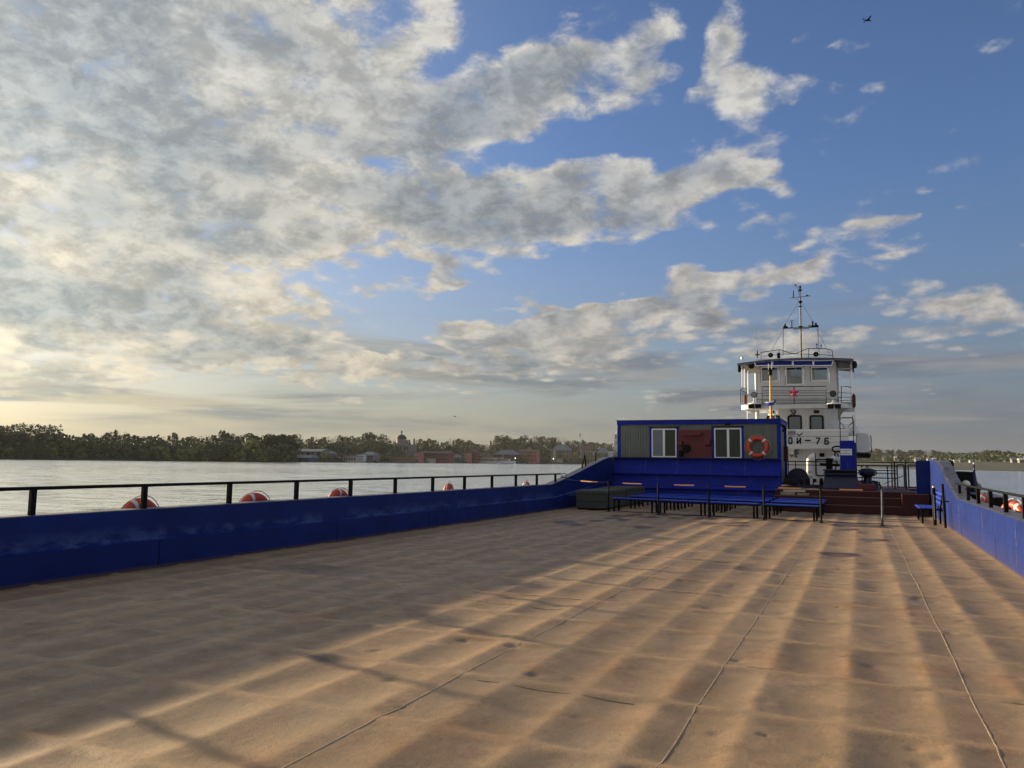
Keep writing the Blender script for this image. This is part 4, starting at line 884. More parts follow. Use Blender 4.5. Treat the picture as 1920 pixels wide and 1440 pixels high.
# sun visor
vz = MB(); px = [1413, 1448, 1486.5, 1525, 1563.5]
for i in range(4):
    a, b = q(px[i] + 1, 676.5 if i else 677.5, -.05), q(px[i + 1] - 1, 676, -.05); c1, c2 = q(px[i] + (4 if i == 0 else 1), 685.6, -.35), q(px[i + 1] - (4 if i == 3 else 1), 685, -.35)
    vo = MB().add([a, b, c2, c1] + [v + Vector((0, .012, .0)) for v in (a, b, c2, c1)], [(0, 1, 2, 3), (7, 6, 5, 4), (0, 4, 5, 1), (1, 5, 6, 2), (2, 6, 7, 3), (3, 7, 4, 0)]).build('sun_visor', mat('visor_blue', (.001, .009, .13), .5, spec=.2) if not MATS.get('visor_blue') else MATS['visor_blue'], tug)
    b_ = MB()
    for u_, v_ in ((a, b), (b, c2), (c2, c1), (c1, a)): b_.bar(u_ + Vector((0, -.01, 0)), v_ + Vector((0, -.01, 0)), .035)
    b_.build('visor_frame', M_wtrim, vo)
# pillars of the wings
for nm, px0, y0p, px1, y1p, dy, rad, m in (('pillar', 1417.5, 700, 1419, 757, .25, .085, M_white), ('pillar', 1420, 768, 1421.5, 806, .9, .13, M_white), ('stanchion', 1391.5, 684, 1391.5, 725, .5, .022, M_wtrim), ('stanchion', 1396, 686, 1396, 727, 1.6, .03, M_wtrim),
        ('stanchion', 1402.5, 694, 1402.5, 740, 2.6, .03, M_wtrim), ('pillar', 1595.6, 672, 1597, 757, .5, .055, M_wtrim), ('stanchion', 1570.5, 694, 1571, 757, .4, .03, M_grey), ('stanchion', 1602.5, 757, 1603.5, 800, .7, .06, M_wtrim), ('stanchion', 1401.5, 770, 1401.5, 790, 1.2, .03, M_wtrim)):
    MB().tube([q(px1, y1p, dy), q(px0, y0p, dy)], rad, 10).build(nm, m, tug, True)
# upper deck portal at the right with slack wires
b_ = MB(); b_.tube([q(1574.5, 826, .4), q(1574.5, 786, .4), q(1577, 783.2, .4), q(1597, 783.2, .4), q(1600, 788, .4), q(1600.5, 815, .4)], .045, 8); b_.build('portal_frame', M_grey, tug, True)
for zz in (5, 9): MB().tube([q(1575 + (1599 - 1575) * t / 8, 792 + zz * math.sin(math.pi * t / 8), .4) for t in range(9)], .012, 5).build('slack_wire', M_black, tug, True)
fbox(1576, 803, 1584, 808, 0, .4, .9).build('deck_box', M_grey, tug)
# bridge front rail and wing rails
def rail(pts, r=.022, nm='guard_rail', y=-.18): return MB().tube([q(a, b, y) if not isinstance(a, tuple) else a for a, b in pts], r, 6).build(nm, M_black, tug, True)
rail([(1429, 757), (1429, 725.2), (1549, 724.2), (1549, 757)], .026, y=-.22)
rail([(1489, 724.6), (1489, 757)], .026, y=-.22)
for yy in (732.5, 741.3, 751.3): rail([(1429, yy + .3), (1549, yy)], .016, y=-.22)
for yy in (736.8, 748.5, 755.5): rail([(1419, yy + 1), (1444, yy), (1536, yy - .2), (1562, yy), (1572, yy + 2)], .015, y=-.35)
rail([(1389, 757), (1389, 729.6), (1394, 728), (1400.5, 727), (1400.5, 757)], .024, y=.4); rail([(1389, 730), (1396, 735), (1401, 739.5), (1409, 741)], .018, y=.2); rail([(1393, 733), (1393, 757)], .018, y=.3); rail([(1397, 736), (1397, 757)], .018, y=.3)
rail([(1577.5, 757.5), (1577.5, 724.2), (1590, 725), (1596, 727)], .026, y=.2)
for yy in (736.5, 745, 751, 755): rail([(1572, yy), (1580, yy), (1596, yy + 1 - (yy - 736) * .1)], .015, y=.2)
rail([(1577, 745), (1575, 748), (1572.5, 744), (1572, 757)], .02, y=.0)
# star
c = q(1488.2, 736.8, -.3); s_ = MB(); RR = .34; vs = []
for k in range(10): t = R_(90 + 36 * k); rr = RR if k % 2 == 0 else RR * .39; vs.append((c.x + rr * math.cos(t), c.y, c.z + rr * math.sin(t)))
s_.add(vs + [(c.x, c.y - .08, c.z), (c.x, c.y + .02, c.z)], [(k, (k + 1) % 10, 10) for k in range(10)] + [((k + 1) % 10, k, 11) for k in range(10)]); s_.build('red_star', M_star, tug)
# searchlights
for sx, (px_, py_, rr) in enumerate(((1413.6, 740.2, .18), (1561.8, 738.2, .19))):
    c = q(px_, py_, -.35); o = MB().lathe((c.x, c.y, c.z), [(rr * .5, .22), (rr, .1), (rr, -.04), (rr * .85, -.04)], 22, 'y').build('searchlight', M_black, tug, True)
    MB().lathe((c.x, c.y, c.z), [(rr * .84, -.042), (rr * .82, -.05)], 22, 'y').build('lens', M_curtain if sx == 0 else M_glass, o, True)
    z0_ = q(px_, 757, -.35).z; MB().lathe((c.x, c.y + .05, z0_), [(.10, 0), (.09, .12), (.04, .18), (.03, c.z - z0_ - rr)], 14).build('pedestal', M_white, o, True)
    b1 = q(px_ + 2.5, 757, -.1); MB().lathe((b1.x, -.2, b1.z), [(.42, -.04), (.40, .02), (.1, .06)], 20).build('bracket_plate', M_wtrim, o, True)
    for dx in (-.20, .20): MB().box((b1.x + dx - .16, -.5, b1.z - .30), (b1.x + dx + .16, -.2, b1.z - .06)).build('flood_light', M_black, o, bev=.02)
fbox(1394.5, 740, 1399.5, 757, 0, .16, .15).build('fire_extinguisher', M_redb, tug, bev=.05)
MB().tube([q(1601, 765, .3), q(1601.5, 761, .3), q(1600.8, 742, .3), q(1600.6, 738, .3)], [.05, .10, .10, .03], 10).build('furled_flag', M_red, tug, True)
for (px_, py_) in ((1386, 692), (1603, 684)): c = q(px_, py_, .3); MB().lathe(c, [(.05, .22), (.11, .12), (.12, -.05), (.08, -.2)], 12).build('side_lamp', M_black, tug, True); MB().tube([c, c + Vector((.28 if px_ < 1500 else -.28, .1, .1))], .02, 6).build('lamp_arm', M_black, tug)
fbox(1597.5, 674, 1601.5, 697, 0, .3, .5).build('lamp_screen', M_black, tug)
for px_ in (1391.5, 1595): MB().lathe(q(px_, 674.5, .3), [(.06, 0), (.09, .06), (.09, .16), (.04, .2)], 10).build('roof_lamp', M_wtrim, tug, True)
# roof gear
rail([(1425.5, 661), (1461, 655.6), (1463, 655.8), (1485, 663), (1492.4, 663), (1514.5, 653.3), (1545, 653.4), (1557.5, 655.4), (1560.5, 658.5), (1562, 671)], .022, 'roof_rail', y=.2)
rail([(1430, 668), (1445, 666.5), (1461, 664.4), (1485, 663.6), (1514.5, 664.2), (1545, 665.2), (1561, 667)], .018, 'roof_rail', y=.2)
for a_, b_y in ((1461, 655.5), (1516.3, 653.3), (1427, 661)): rail([(a_, b_y), (a_, 673)], .02, 'roof_post', y=.2)
for px_, py_ in ((1445, 666), (1530, 664.3)): c = q(px_, py_, -.1); o = MB().lathe(c, [(.04, .35), (.07, .15), (.15, -.02), (.15, -.05), (.12, -.03), (.03, .06)], 20, 'y').build('horn_speaker', M_black, tug, True); MB().lathe(c, [(.03, -.04), (.01, -.06)], 10, 'y').build('cone_tip', M_grey, o)
fbox(1456.8, 661.5, 1462.5, 671, 0, .25, .1).build('dark_lamp_box', M_black, tug, bev=.03)
for px_, t_ in ((1531.5, 645), (1539.8, 647)): MB().tube([q(px_, 654, .3), q(px_, t_ + 1.5, .3)], .02, 6).build('gps_stub', M_black, tug); MB().lathe(q(px_, t_ + 1.5, .3), [(.03, 0), (.05, .03), (.04, .07)], 8).build('gps_cap', M_black, tug)
MB().tube([q(1420, 671, .1), q(1420, 658, .1)], .035, 6).build('whip_base', M_black, tug); MB().tube([q(1420, 658, .1), q(1417.6, 614, .1)], .011, 5).build('whip_antenna', M_grey, tug)
fg = fbox(1415.5, 662, 1424.5, 664.3, 0, .02, .1).build('tricolour_flag', M_wtrim, tug); fbox(1415.8, 664.3, 1424.5, 666.3, 0, .02, .1).build('flag_stripe', M_redb, fg)
# mast
ms = MB().tube([q(1502, 672, .9), q(1501.4, 613, .9), q(1500.6, 575, .9), q(1500, 541, .9)], [.06, .05, .045, .03], 10).build('mast', M_cap, tug, True)
def mq(x, y): return q(x, y, .9)
MB().bar(mq(1468.5, 615.5), mq(1534.5, 612.8), .045, .06).build('yard', M_black, ms); MB().bar(mq(1481.5, 558.8), mq(1519.8, 554.8), .035, .05).build('upper_yard', M_grey, ms)
MB().bar(mq(1488, 616.2), mq(1501, 614.6), .05, .14).build('yard_gusset', M_grey, ms); MB().bar(mq(1501, 614.6), mq(1517, 614.6), .05, .14).build('yard_gusset', M_grey, ms)
for px_, py_, r_, h_ in ((1500, 544.5, .13, .10), (1500.4, 566.5, .14, .16), (1500.4, 574.8, .13, .07), (1501.2, 612.8, .13, .1)): MB().lathe(mq(px_, py_) - Vector((0, 0, h_ * .6)), [(.04, 0), (r_, h_ * .8), (r_, h_), (.03, h_ + .02)], 14).build('mast_lamp', M_black, ms, True)
MB().lathe(mq(1500, 538.8), [(.03, -.1), (.07, -.04), (.07, .06), (.02, .1)], 12).build('mast_lamp', M_black, ms, True); MB().tube([mq(1500, 537), mq(1500, 532)], .012, 5).build('rod', M_grey, ms)
for px_, py_ in ((1472, 613), (1529.8, 611)): c = mq(px_, py_); MB().lathe(c, [(.16, -.07), (.16, .03), (.06, .06), (.05, .16), (.07, .18)], 14).build('yard_lamp', M_black, ms, True)
MB().tube([mq(1484.7, 614), mq(1484.7, 601.5)], .03, 6).build('anemometer', M_black, ms); 
for dx in (-2.6, 2.4): MB().tube([mq(1484.7, 602.5), mq(1484.7 + dx, 600.5), mq(1484.7 + dx, 602.5)], .018, 5).build('anemometer_cup', M_black, ms)
MB().tube([mq(1523.6, 614), mq(1523.8, 602)], .05, 8).build('antenna_rod', M_black, ms, True); c = mq(1518.3, 611.5); MB().lathe(c, [(.10, -.05), (.12, .02), (.04, .07)], 12).build('radar_reflector', M_grey, ms)
MB().tube([mq(1487.6, 558), mq(1487.6, 545)], .03, 6).build('antenna_rod', M_black, ms); MB().tube([mq(1486, 558), mq(1487, 553), mq(1490.5, 553.5)], .012, 5).build('antenna_brace', M_black, ms)
MB().box(mq(1511, 555) , mq(1515.3, 552.5) + Vector((0, .15, 0))).build('sensor', M_black, ms)
MB().tube([mq(1499, 556), mq(1497.5, 548), mq(1496, 540), mq(1493.5, 536.5)], .014, 5).build('bent_rod', M_black, ms)
c = mq(1491.6, 535); b_ = MB()
for k in range(5): t = R_(90 + 72 * k + 10); b_.bar((c.x, c.y, c.z), (c.x + .09 * math.cos(t), c.y, c.z + .09 * math.sin(t)), .035)
b_.build('wind_vane', M_star, ms)
for pts in ([(1497.5, 567), (1469, 612)], [(1503, 566), (1525, 606)], [(1467.5, 619), (1447, 657)], [(1530, 616), (1556, 665)], [(1468.3, 615.5), (1467.8, 668)], [(1469.3, 615.5), (1469, 668)], [(1534, 613), (1536.4, 668)], [(1533, 613), (1534.3, 668)], [(1489, 559.5), (1493, 561.5), (1499, 560.5)]):
    MB().tube([mq(*p_) for p_ in pts], .0085, 5).build('stay', M_black, ms)
# yellowish side boat
p0 = q(1603, 812, 2.5); p1 = q(1633, 858, 2.5)
lbt = empty('lifeboat', (TX + (p0.x + p1.x) / 2, TY + 2.5, p1.z), 'white covered lifeboat hanging at the right side of the tug', 'lifeboat'); hw = (p1.x - p0.x) / 2; hh = p0.z - p1.z
def loft(sections): # each: (y, [(x,z)...])
    b = MB(); n = len(sections[0][1]); vs = [(x, y, z) for y, s in sections for x, z in s]; fs = []
    for i in range(len(sections) - 1):
        for k in range(n): fs.append((i * n + k, i * n + (k + 1) % n, (i + 1) * n + (k + 1) % n, (i + 1) * n + k))
    fs += [tuple(range(n)), tuple(range((len(sections) - 1) * n, len(sections) * n))[::-1]]; return b.add(vs, fs)
def sec(w, z0, z1, r=.12):
    o = []
    for k in range(20):
        t = 2 * math.pi * k / 20; cx_, cz_ = math.cos(t), math.sin(t); e = .38
        o.append((w * abs(cx_) ** e * (1 if cx_ > 0 else -1) * (1 - .06 * (cz_ + 1)), (z0 + z1) / 2 + (z1 - z0) / 2 * abs(cz_) ** e * (1 if cz_ > 0 else -1)))
    return o
loft([(0, sec(hw * .86, hh * .22, hh * .92)), (.12, sec(hw, hh * .18, hh)), (4.5, sec(hw, hh * .18, hh)), (5.2, sec(hw * .6, hh * .3, hh * .95))]).build('canopy', M_white, lbt, True)
MB().box((-hw, .05, 0), (hw * .98, 4.6, hh * .18)).build('keel_cradle', M_black, lbt, bev=.04); MB().tube([(-hw * .9, .1, -.02), (-hw * .3, .0, -.16), (hw * .2, 0, -.10), (hw * .7, 0, -.2)], .03, 6).build('fall_rope', M_grey, lbt)
MB().tube([(hw + .02, .1, hh * .9), (hw + .05, 0, hh * .7), (hw + .02, .02, hh * .5), (hw + .06, 0, hh * .35), (hw + .03, .05, hh * .2)], .03, 6).build('grab_line', M_black, lbt)
p = q(1604, 808, 3.2); MB().lathe((p.x, 3.2, p.z - .3), [(.45, 0), (.45, .25), (.32, .48), (.1, .56)], 18).build('raft_canister', M_wtrim, tug, True)
MB().bar(q(1588, 812, 2.0), q(1602, 802.5, 2.0), .10).build('davit_arm', M_wtrim, tug)
# tug after body so that it stands from the side too
MB().box((wl + .8, 6.4, uz), (wr - .8, 9.5, uz + 2.2)).build('funnel_casing', M_white, tug)

# ------------------------------------------------------------ water and banks
WZ = -1.35
w_ = MB().add([(-9000, -6000, WZ), (9000, -6000, WZ), (9000, 12000, WZ), (-9000, 12000, WZ)], [(0, 1, 2, 3)]); tag(w_.build('river_water', M_water), kind='structure')
# shoreline distance by picture column (direction), metres
SH = [(-2600, 420), (-900, 480), (-200, 600), (0, 640), (480, 650), (541, 655), (546, 690), (740, 800), (900, 1000), (1100, 1120), (1180, 1180), (1400, 1500), (1560, 1250), (1640, 980), (1780, 832), (1920, 716), (2400, 560), (4500, 480)]
def colaz(px): d = ray(px, 868); return math.atan2(d.x, d.y)
AZS = [colaz(a) for a, _ in SH if -2200 < a]; 
def shore(px): return float(np.interp(px, [a for a, _ in SH], [b for _, b in SH]))
# ground profile: (inland metres, height above water) per region
def ghz(px, t):
    left = np.interp(t, [0, 6, 60, 400, 1500], [0, 1.0, 2.5, 6, 12]); mid = np.interp(t, [0, 6, 50, 160, 320, 1500], [0, 1.6, 3.5, 11, 17, 24]); hi = np.interp(t, [0, 8, 60, 130, 300, 1500], [0, 2, 6, 15, 22, 26]); right = np.interp(t, [0, 10, 120, 300, 700, 1500], [0, 1.2, 7.0, 10, 12, 18])
    k = [(-3000, left), (520, left), (620, mid), (900, mid), (1020, hi), (1400, hi), (1580, right), (4500, right)]
    return float(np.interp(px, [a for a, _ in k], [b for _, b in k]))
def bank_pt(px, t, dz=0.):
    az = colaz(px); d = shore(px) + t; return Vector((math.sin(az) * d, math.cos(az) * d, WZ + ghz(px, t) + dz))
def bank(name, p0, p1, m):
    ts = [-3, 0, 3, 8, 20, 50, 90, 130, 180, 240, 320, 500, 800, 1300]; pxs = np.arange(p0, p1 + 1, 12); b = MB(); vs = []; fs = []
    for px in pxs:
        for t in ts: v = bank_pt(px, t + (4 * vn(px * .05, t, 1.) if 0 <= t < 10 else 0)); v.z = WZ - 1.0 if t < 0 else v.z + (1.2 * vn(px * .02, t * .02, 1.) if t > 15 else 0); vs.append(v)
    n = len(ts)
    for i in range(len(pxs) - 1):
        for k in range(n - 1): fs.append((i * n + k, (i + 1) * n + k, (i + 1) * n + k + 1, i * n + k + 1))
    tag(b.add(vs, fs).build(name, m, smooth=True), kind='structure')
bank('far_river_bank', -560, 2380, M_grass)

# ------------------------------------------------------------ trees
def crown_mesh(name, kind, m, seed):
    r = random.Random(seed); b = MB(); cl = []
    if kind == 'broad':
        for _ in range(46):
            a = r.uniform(0, 6.3); h = r.uniform(.10, .93); f = max(.12, math.sin(math.pi * min(1, (h - .05) / .98) ** .8)) ** .7; rr = .34 * f * math.sqrt(r.random()); cl.append((rr * math.cos(a), rr * math.sin(a), h, r.uniform(.07, .125), 18))
    elif kind == 'tall':
        for _ in range(44):
            a = r.uniform(0, 6.3); h = r.uniform(.34, .98); rr = .21 * (1.1 - abs(h - .68)) * math.sqrt(r.random()); cl.append((rr * math.cos(a), rr * math.sin(a), h, r.uniform(.035, .075), 9))
    elif kind == 'bush':
        for _ in range(40):
            a = r.uniform(0, 6.3); h = r.uniform(.05, .88); f = math.sqrt(max(0.05, 1 - (h / 1.0) ** 2)); rr = .52 * f * math.sqrt(r.random()); cl.append((rr * math.cos(a), rr * math.sin(a), h, r.uniform(.09, .16), 14))
    elif kind == 'bare':
        for _ in range(40):
            a = r.uniform(0, 6.3); h = r.uniform(.45, .97); rr = .30 * math.sin(math.pi * (h - .35) / .75) * math.sqrt(r.random()); cl.append((rr * math.cos(a), rr * math.sin(a), h, r.uniform(.03, .06), 6))
    if kind == 'conifer':
        for k in range(16):
            h = .12 + .86 * k / 16; R0 = .17 * (1 - h) + .015
            for _ in range(9): a = r.uniform(0, 6.3); cl.append((R0 * .7 * math.cos(a), R0 * .7 * math.sin(a), h + r.uniform(-.02, .02), .035 + R0 * .25, 4))
    qs = {'broad': .031, 'tall': .021, 'bush': .040, 'bare': .012, 'conifer': .022}[kind]
    for (x, y, z, s, n) in cl:
        for _ in range(n):
            d = Vector((r.gauss(0, 1), r.gauss(0, 1), r.gauss(0, 1))).normalized() * s * r.random() ** .45; c = Vector((x, y, z)) + d
            u_ = Vector((r.gauss(0, 1), r.gauss(0, 1), r.gauss(0, .7))).normalized(); w2 = u_.cross(Vector((r.gauss(0, 1), r.gauss(0, 1), r.gauss(0, 1)))).normalized(); e = qs * r.uniform(.7, 1.5)
            b.add([c + u_ * e, c + w2 * e * .8, c - u_ * e, c - w2 * e * .8], [(0, 1, 2, 3)])
    return b.mesh(name, m, fix=False)
def trunk_mesh(kind, seed):
    r = random.Random(seed); b = MB(); top = {'broad': .75, 'tall': .93, 'bush': .4, 'bare': .9, 'conifer': .97}[kind]; lean = r.uniform(-.02, .02)
    b.tube([(0, 0, -.03), (lean, 0, top * .5), (lean * 1.5, lean, top)], [.017 if kind != 'bush' else .03, .011, .003], 6)
    for k in range({'broad': 9, 'tall': 10, 'bush': 5, 'bare': 16, 'conifer': 0}[kind]):
        h = r.uniform(.3, .8) * top; a = r.uniform(0, 6.3); l = r.uniform(.10, .24); b.tube([(lean, 0, h), (lean + l * .6 * math.cos(a), l * .6 * math.sin(a), h + l * .5), (lean + l * math.cos(a), l * math.sin(a), h + l)], [.006, .004, .0015], 4)
    return b.mesh('trunk', M_bark, fix=False)
PROTO = {}
for kind, mats in (('broad', (M_leaf, M_leafb, M_leaf, M_leafk)), ('tall', (M_leafb, M_leaf)), ('bush', (M_leafp, M_leaf)), ('bare', (M_leafb,)), ('conifer', (M_leafd, M_leafd))):
    PROTO[kind] = [(crown_mesh('crown', kind, m, 10 * i + hash_) , trunk_mesh(kind, i)) for i, m in enumerate(mats) for hash_ in ({'broad': 1, 'tall': 2, 'bush': 3, 'bare': 4, 'conifer': 5}[kind],)]
NAMES = {'broad': 'leafy_tree', 'tall': 'tall_thin_tree', 'bush': 'willow_bush', 'bare': 'budding_tree', 'conifer': 'spruce_tree'}
rt_ = random.Random(11)
def tree(kind, px, t, topy, label, group, v=None, wide=1.):
    p = bank_pt(px, t); d = Vector((p.x, p.y, 0)).length
    # height from the skyline
    zt_ = at(px, topy, p.y).z; h = max(3.0, zt_ - p.z)
    o = bpy.data.objects.new(NAMES[kind], None); COL.objects.link(o); o.location = p; w__ = wide * rt_.uniform(.85, 1.2); o.scale = (h * w__, h * w__, h); o.rotation_euler.z = rt_.uniform(0, 6.3); o.empty_display_size = .1
    cm, tm = PROTO[kind][v if v is not None else rt_.randrange(min(3, len(PROTO[kind])))]
    for nm, mm in (('crown', cm), ('trunk', tm)): c = bpy.data.objects.new(nm, mm); COL.objects.link(c); c.parent = o
    tag(o, label, 'bush' if kind == 'bush' else 'tree', group)
sky_ = [(-200, 800), (0, 794), (60, 795), (104, 796), (112, 816), (150, 815), (165, 808), (178, 816), (210, 806), (226, 806), (240, 815), (300, 818), (322, 810), (340, 818), (380, 817), (395, 813), (425, 807), (436, 816), (450, 815), (466, 810), (485, 816), (505, 812), (545, 816),
        (556, 812), (565, 828), (580, 818), (600, 820), (620, 818), (650, 814), (670, 818), (680, 812), (700, 811), (722, 816), (730, 826), (765, 822), (780, 823), (800, 822), (815, 821), (830, 826), (858, 820), (870, 828), (880, 824), (900, 832), (925, 824), (935, 815), (950, 817), (962, 822),
        (978, 814), (990, 818), (1000, 817), (1025, 815), (1045, 818), (1060, 822), (1075, 825), (1100, 826), (1120, 830), (1145, 828), (1200, 830), (1400, 840), (1560, 845), (1620, 843), (1645, 840), (1660, 843), (1720, 843), (1750, 843), (1790, 847), (1808, 846), (1822, 847), (1840, 845), (1870, 843), (1898, 844), (1910, 850), (2000, 846), (2300, 840)]
def sy(px): return float(np.interp(px, [a for a, _ in sky_], [b for _, b in sky_]))
GL, GM, GR = 'trees of the wood on the left bank', 'trees behind the riverside town', 'trees on the right bank'
# left wood: back row, mid row, front shrubs
px = -60
while px < 556:
    k = 'tall' if px < 105 and rt_.random() < .75 else rt_.choice(['broad', 'broad', 'tall', 'bare', 'conifer'] if px > 105 else ['broad']); jt = rt_.uniform(-2, 5) if px >= 105 else rt_.uniform(-2, 6)
    tree(k, px, rt_.uniform(60, 130) if px < 500 else rt_.uniform(35, 60), sy(px) + jt, {'tall': 'tall thin tree with sparse crown in the left bank wood', 'broad': 'leafy tree in the back rows of the left bank wood', 'bare': 'budding round tree in the left bank wood', 'conifer': 'dark spruce in the left bank wood'}[k], GL); px += rt_.uniform(5, 10)
px = -60
while px < 545:
    tree(rt_.choice(['broad', 'broad', 'bare', 'broad']), px, rt_.uniform(20, 45), sy(px) + rt_.uniform(10, 22), 'leafy tree in the middle rows of the left bank wood' , GL); px += rt_.uniform(8, 13)
px = -60
while px < 540:
    if not (180 < px < 240): tree('bush', px, rt_.uniform(4, 14), 861 - rt_.uniform(12, 34) * (1.25 if px > 340 else .8), 'fresh green willow bush at the water edge of the left bank', 'willow bushes along the left shore', None, 1.1)
    px += rt_.uniform(9, 15)
for px, ty in ((498, 812), (512, 813), (524, 812), (534, 814), (541, 820), (505, 822), (530, 826), (543, 835)): tree('broad', px, rt_.uniform(6, 25), ty + rt_.uniform(0, 3), 'big dark rounded tree on the end of the wooded point', 'dark trees on the wooded point', 3, 1.45)
# town trees
px = 552
while px < 1240:
    k = rt_.choice(['broad', 'broad', 'broad', 'tall', 'bare', 'conifer'])
    if not (1145 < px < 1166): tree(k, px, rt_.uniform(170, 300), sy(px) + rt_.uniform(-2, 4), {'tall': 'tall thin tree behind the riverside town', 'broad': 'leafy tree behind the riverside town', 'bare': 'budding tree behind the riverside town', 'conifer': 'dark spruce behind the riverside town'}[k], GM)
    px += rt_.uniform(5, 9)
px = 556
while px < 1240:
    if not (732 < px < 772 or 1145 < px < 1166): tree(rt_.choice(['broad', 'broad', 'bare']), px, rt_.uniform(100, 160), sy(px) + rt_.uniform(8, 17), 'leafy tree between the houses of the riverside town', GM, None, 1.2)
    px += rt_.uniform(7, 12)
for px in (570, 590, 612, 648, 706, 716, 728, 752, 764, 1048, 1080, 1100, 1112, 1128, 868, 1078, 1060, 990): tree('bush', px, rt_.uniform(12, 50), rt_.uniform(846, 854), 'grey green bush in front of the town houses', 'bushes in front of the town', 0, .8)
tree('broad', 1019, 12, 838, 'round willow standing alone in front of the town', None, 0, 1.5)
# right bank
px = 1575
while px < 2000:
    tree(rt_.choice(['broad', 'broad', 'conifer', 'bare', 'broad']) if px < 1830 else 'broad', px, rt_.uniform(330, 420), sy(px) + rt_.uniform(-1, 3), 'tree of the low wood beyond the field on the right bank', GR, None, 1.15); px += rt_.uniform(4, 7)
px = 1575
while px < 2000:
    tree(rt_.choice(['broad', 'bush', 'broad']), px, rt_.uniform(230, 300), sy(px) + rt_.uniform(6, 14), 'garden tree among the white houses on the right bank', GR, None, 1.2); px += rt_.uniform(6, 11)

# low growth that fills the woods
def growth(p0, p1, t0, t1, h0, h1, n, seed, topf=None):
    r = random.Random(seed); b = MB()
    for _ in range(n):
        px = r.uniform(p0, p1); t = r.uniform(t0, t1); p = bank_pt(px, t); hm = (r.uniform(h0, h1) * (.7 + .5 * (vn(px * .06, t * .02, 1., 3.) + .5)))
        c = p + Vector((0, 0, hm * r.random() ** .8)); u_ = Vector((r.gauss(0, 1), r.gauss(0, 1), r.gauss(0, .7))).normalized(); w2 = u_.cross(Vector((r.gauss(0, 1), r.gauss(0, 1), r.gauss(0, 1)))).normalized(); e = r.uniform(.7, 1.5)
        b.add([c + u_ * e, c + w2 * e, c - u_ * e, c - w2 * e], [(0, 1, 2, 3)])
    return b
def stuff(b, name, m): o = bpy.data.objects.new(name, b.mesh(name, m, fix=False)); COL.objects.link(o); tag(o, kind='stuff')
stuff(growth(-80, 548, 12, 60, 7, 15, 15000, 1), 'undergrowth', M_leaf)
stuff(growth(552, 1240, 90, 230, 6, 15, 15000, 2), 'undergrowth', M_leaf)
stuff(growth(552, 1240, 6, 70, 1.5, 5, 5000, 4), 'undergrowth', M_leafb)
stuff(growth(1570, 2020, 240, 400, 4, 9, 9000, 3), 'undergrowth', M_leaf)

# ------------------------------------------------------------ town
def bpt(px, t): return bank_pt(px, t)
def house(px0, px1, ybase, ytop, t, wallm, roofm, label, cat='house', roof='gable', rh=.35, nwin=0, depth=12., rows=1, name='town_house', winm=None):
    xm = (px0 + px1) / 2; p = bank_pt(xm, t); Yp = p.y; a = at(px0, ybase, Yp); b = at(px1, ybase, Yp); top = at(xm, ytop, Yp).z; zb = min(at(xm, ybase, Yp).z, p.z + 2)
    w = abs(b.x - a.x) / math.cos(R_(0)); r = empty(name, ((a.x + b.x) / 2, Yp, zb - 1.5), label, cat); r.rotation_euler.z = 0
    hh = top - zb + 1.5; wh_ = hh - (top - zb) * rh; hw = w / 2
    MB().box((-hw, 0, 0), (hw, depth, wh_)).build('wall', wallm, r)
    o = hw * .04 + .3
    if roof == 'gable': MB().add([(-hw - o, -o, wh_), (hw + o, -o, wh_), (hw + o, depth + o, wh_), (-hw - o, depth + o, wh_), (-hw - o, depth / 2, hh), (hw + o, depth / 2, hh)], [(0, 1, 5, 4), (2, 3, 4, 5), (0, 4, 3), (1, 2, 5), (0, 3, 2, 1)]).build('roof', roofm, r)
    elif roof == 'front': MB().add([(-hw - o, -o, wh_), (hw + o, -o, wh_), (hw + o, depth + o, wh_), (-hw - o, depth + o, wh_), (0, -o, hh), (0, depth + o, hh)], [(0, 4, 1), (0, 3, 5, 4), (1, 4, 5, 2), (3, 2, 5), (0, 1, 2, 3)]).build('roof', roofm, r)
    elif roof == 'hip': MB().add([(-hw - o, -o, wh_), (hw + o, -o, wh_), (hw + o, depth + o, wh_), (-hw - o, depth + o, wh_), (-hw * .45, depth / 2, hh), (hw * .45, depth / 2, hh)], [(0, 1, 5, 4), (2, 3, 4, 5), (0, 4, 3), (1, 2, 5), (0, 3, 2, 1)]).build('roof', roofm, r)
    else: MB().box((-hw - .2, -.2, wh_), (hw + .2, depth + .2, hh)).build('roof', roofm, r)
    if nwin:
        ww = w / nwin; fh = (wh_ - 1.5) / rows; mw_ = None
        for j in range(rows):
            for i in range(nwin):
                if mw_ is None: mw_ = MB().box((-ww * .24, -.12, -fh * .28), (ww * .24, .02, fh * .28)).mesh('window', winm or M_fglass)
                o_ = bpy.data.objects.new('window', mw_); COL.objects.link(o_); o_.parent = r; o_.location = (-hw + ww * (i + .5), 0, 1.5 + fh * (j + .55))
    return r
house(546, 580, 866, 853, 4, M_dkblue, M_slate, 'dark blue boathouse right of the wooded point', 'boathouse', 'gable', .4, 3)
house(543, 602, 853, 841.5, 60, M_gwall, M_slate, 'long grey roofed house behind the blue boathouse', nwin=6)
house(604, 618, 858, 846, 40, M_gwall, M_slate, 'small grey house between the boathouse and the pier hall', roof='front')
house(625, 667, 866, 854, 5, M_cream, M_slate, 'long low pale pier hall with many columns', 'pier building', 'flat', .18, 9); house(667, 673, 866, 851, 3, M_boatw, M_slate, 'narrow white tower at the end of the pier hall', 'tower', 'flat', .1)
house(675, 700, 861, 847, 18, M_gwall, M_slate, 'grey pavilion with hipped roof beside the white tower', 'pavilion', 'hip', .45, 4)
house(702, 769, 866, 857.5, 3, M_brown, M_gwall, 'long low quay wall below the church', 'quay wall', 'flat', .1)
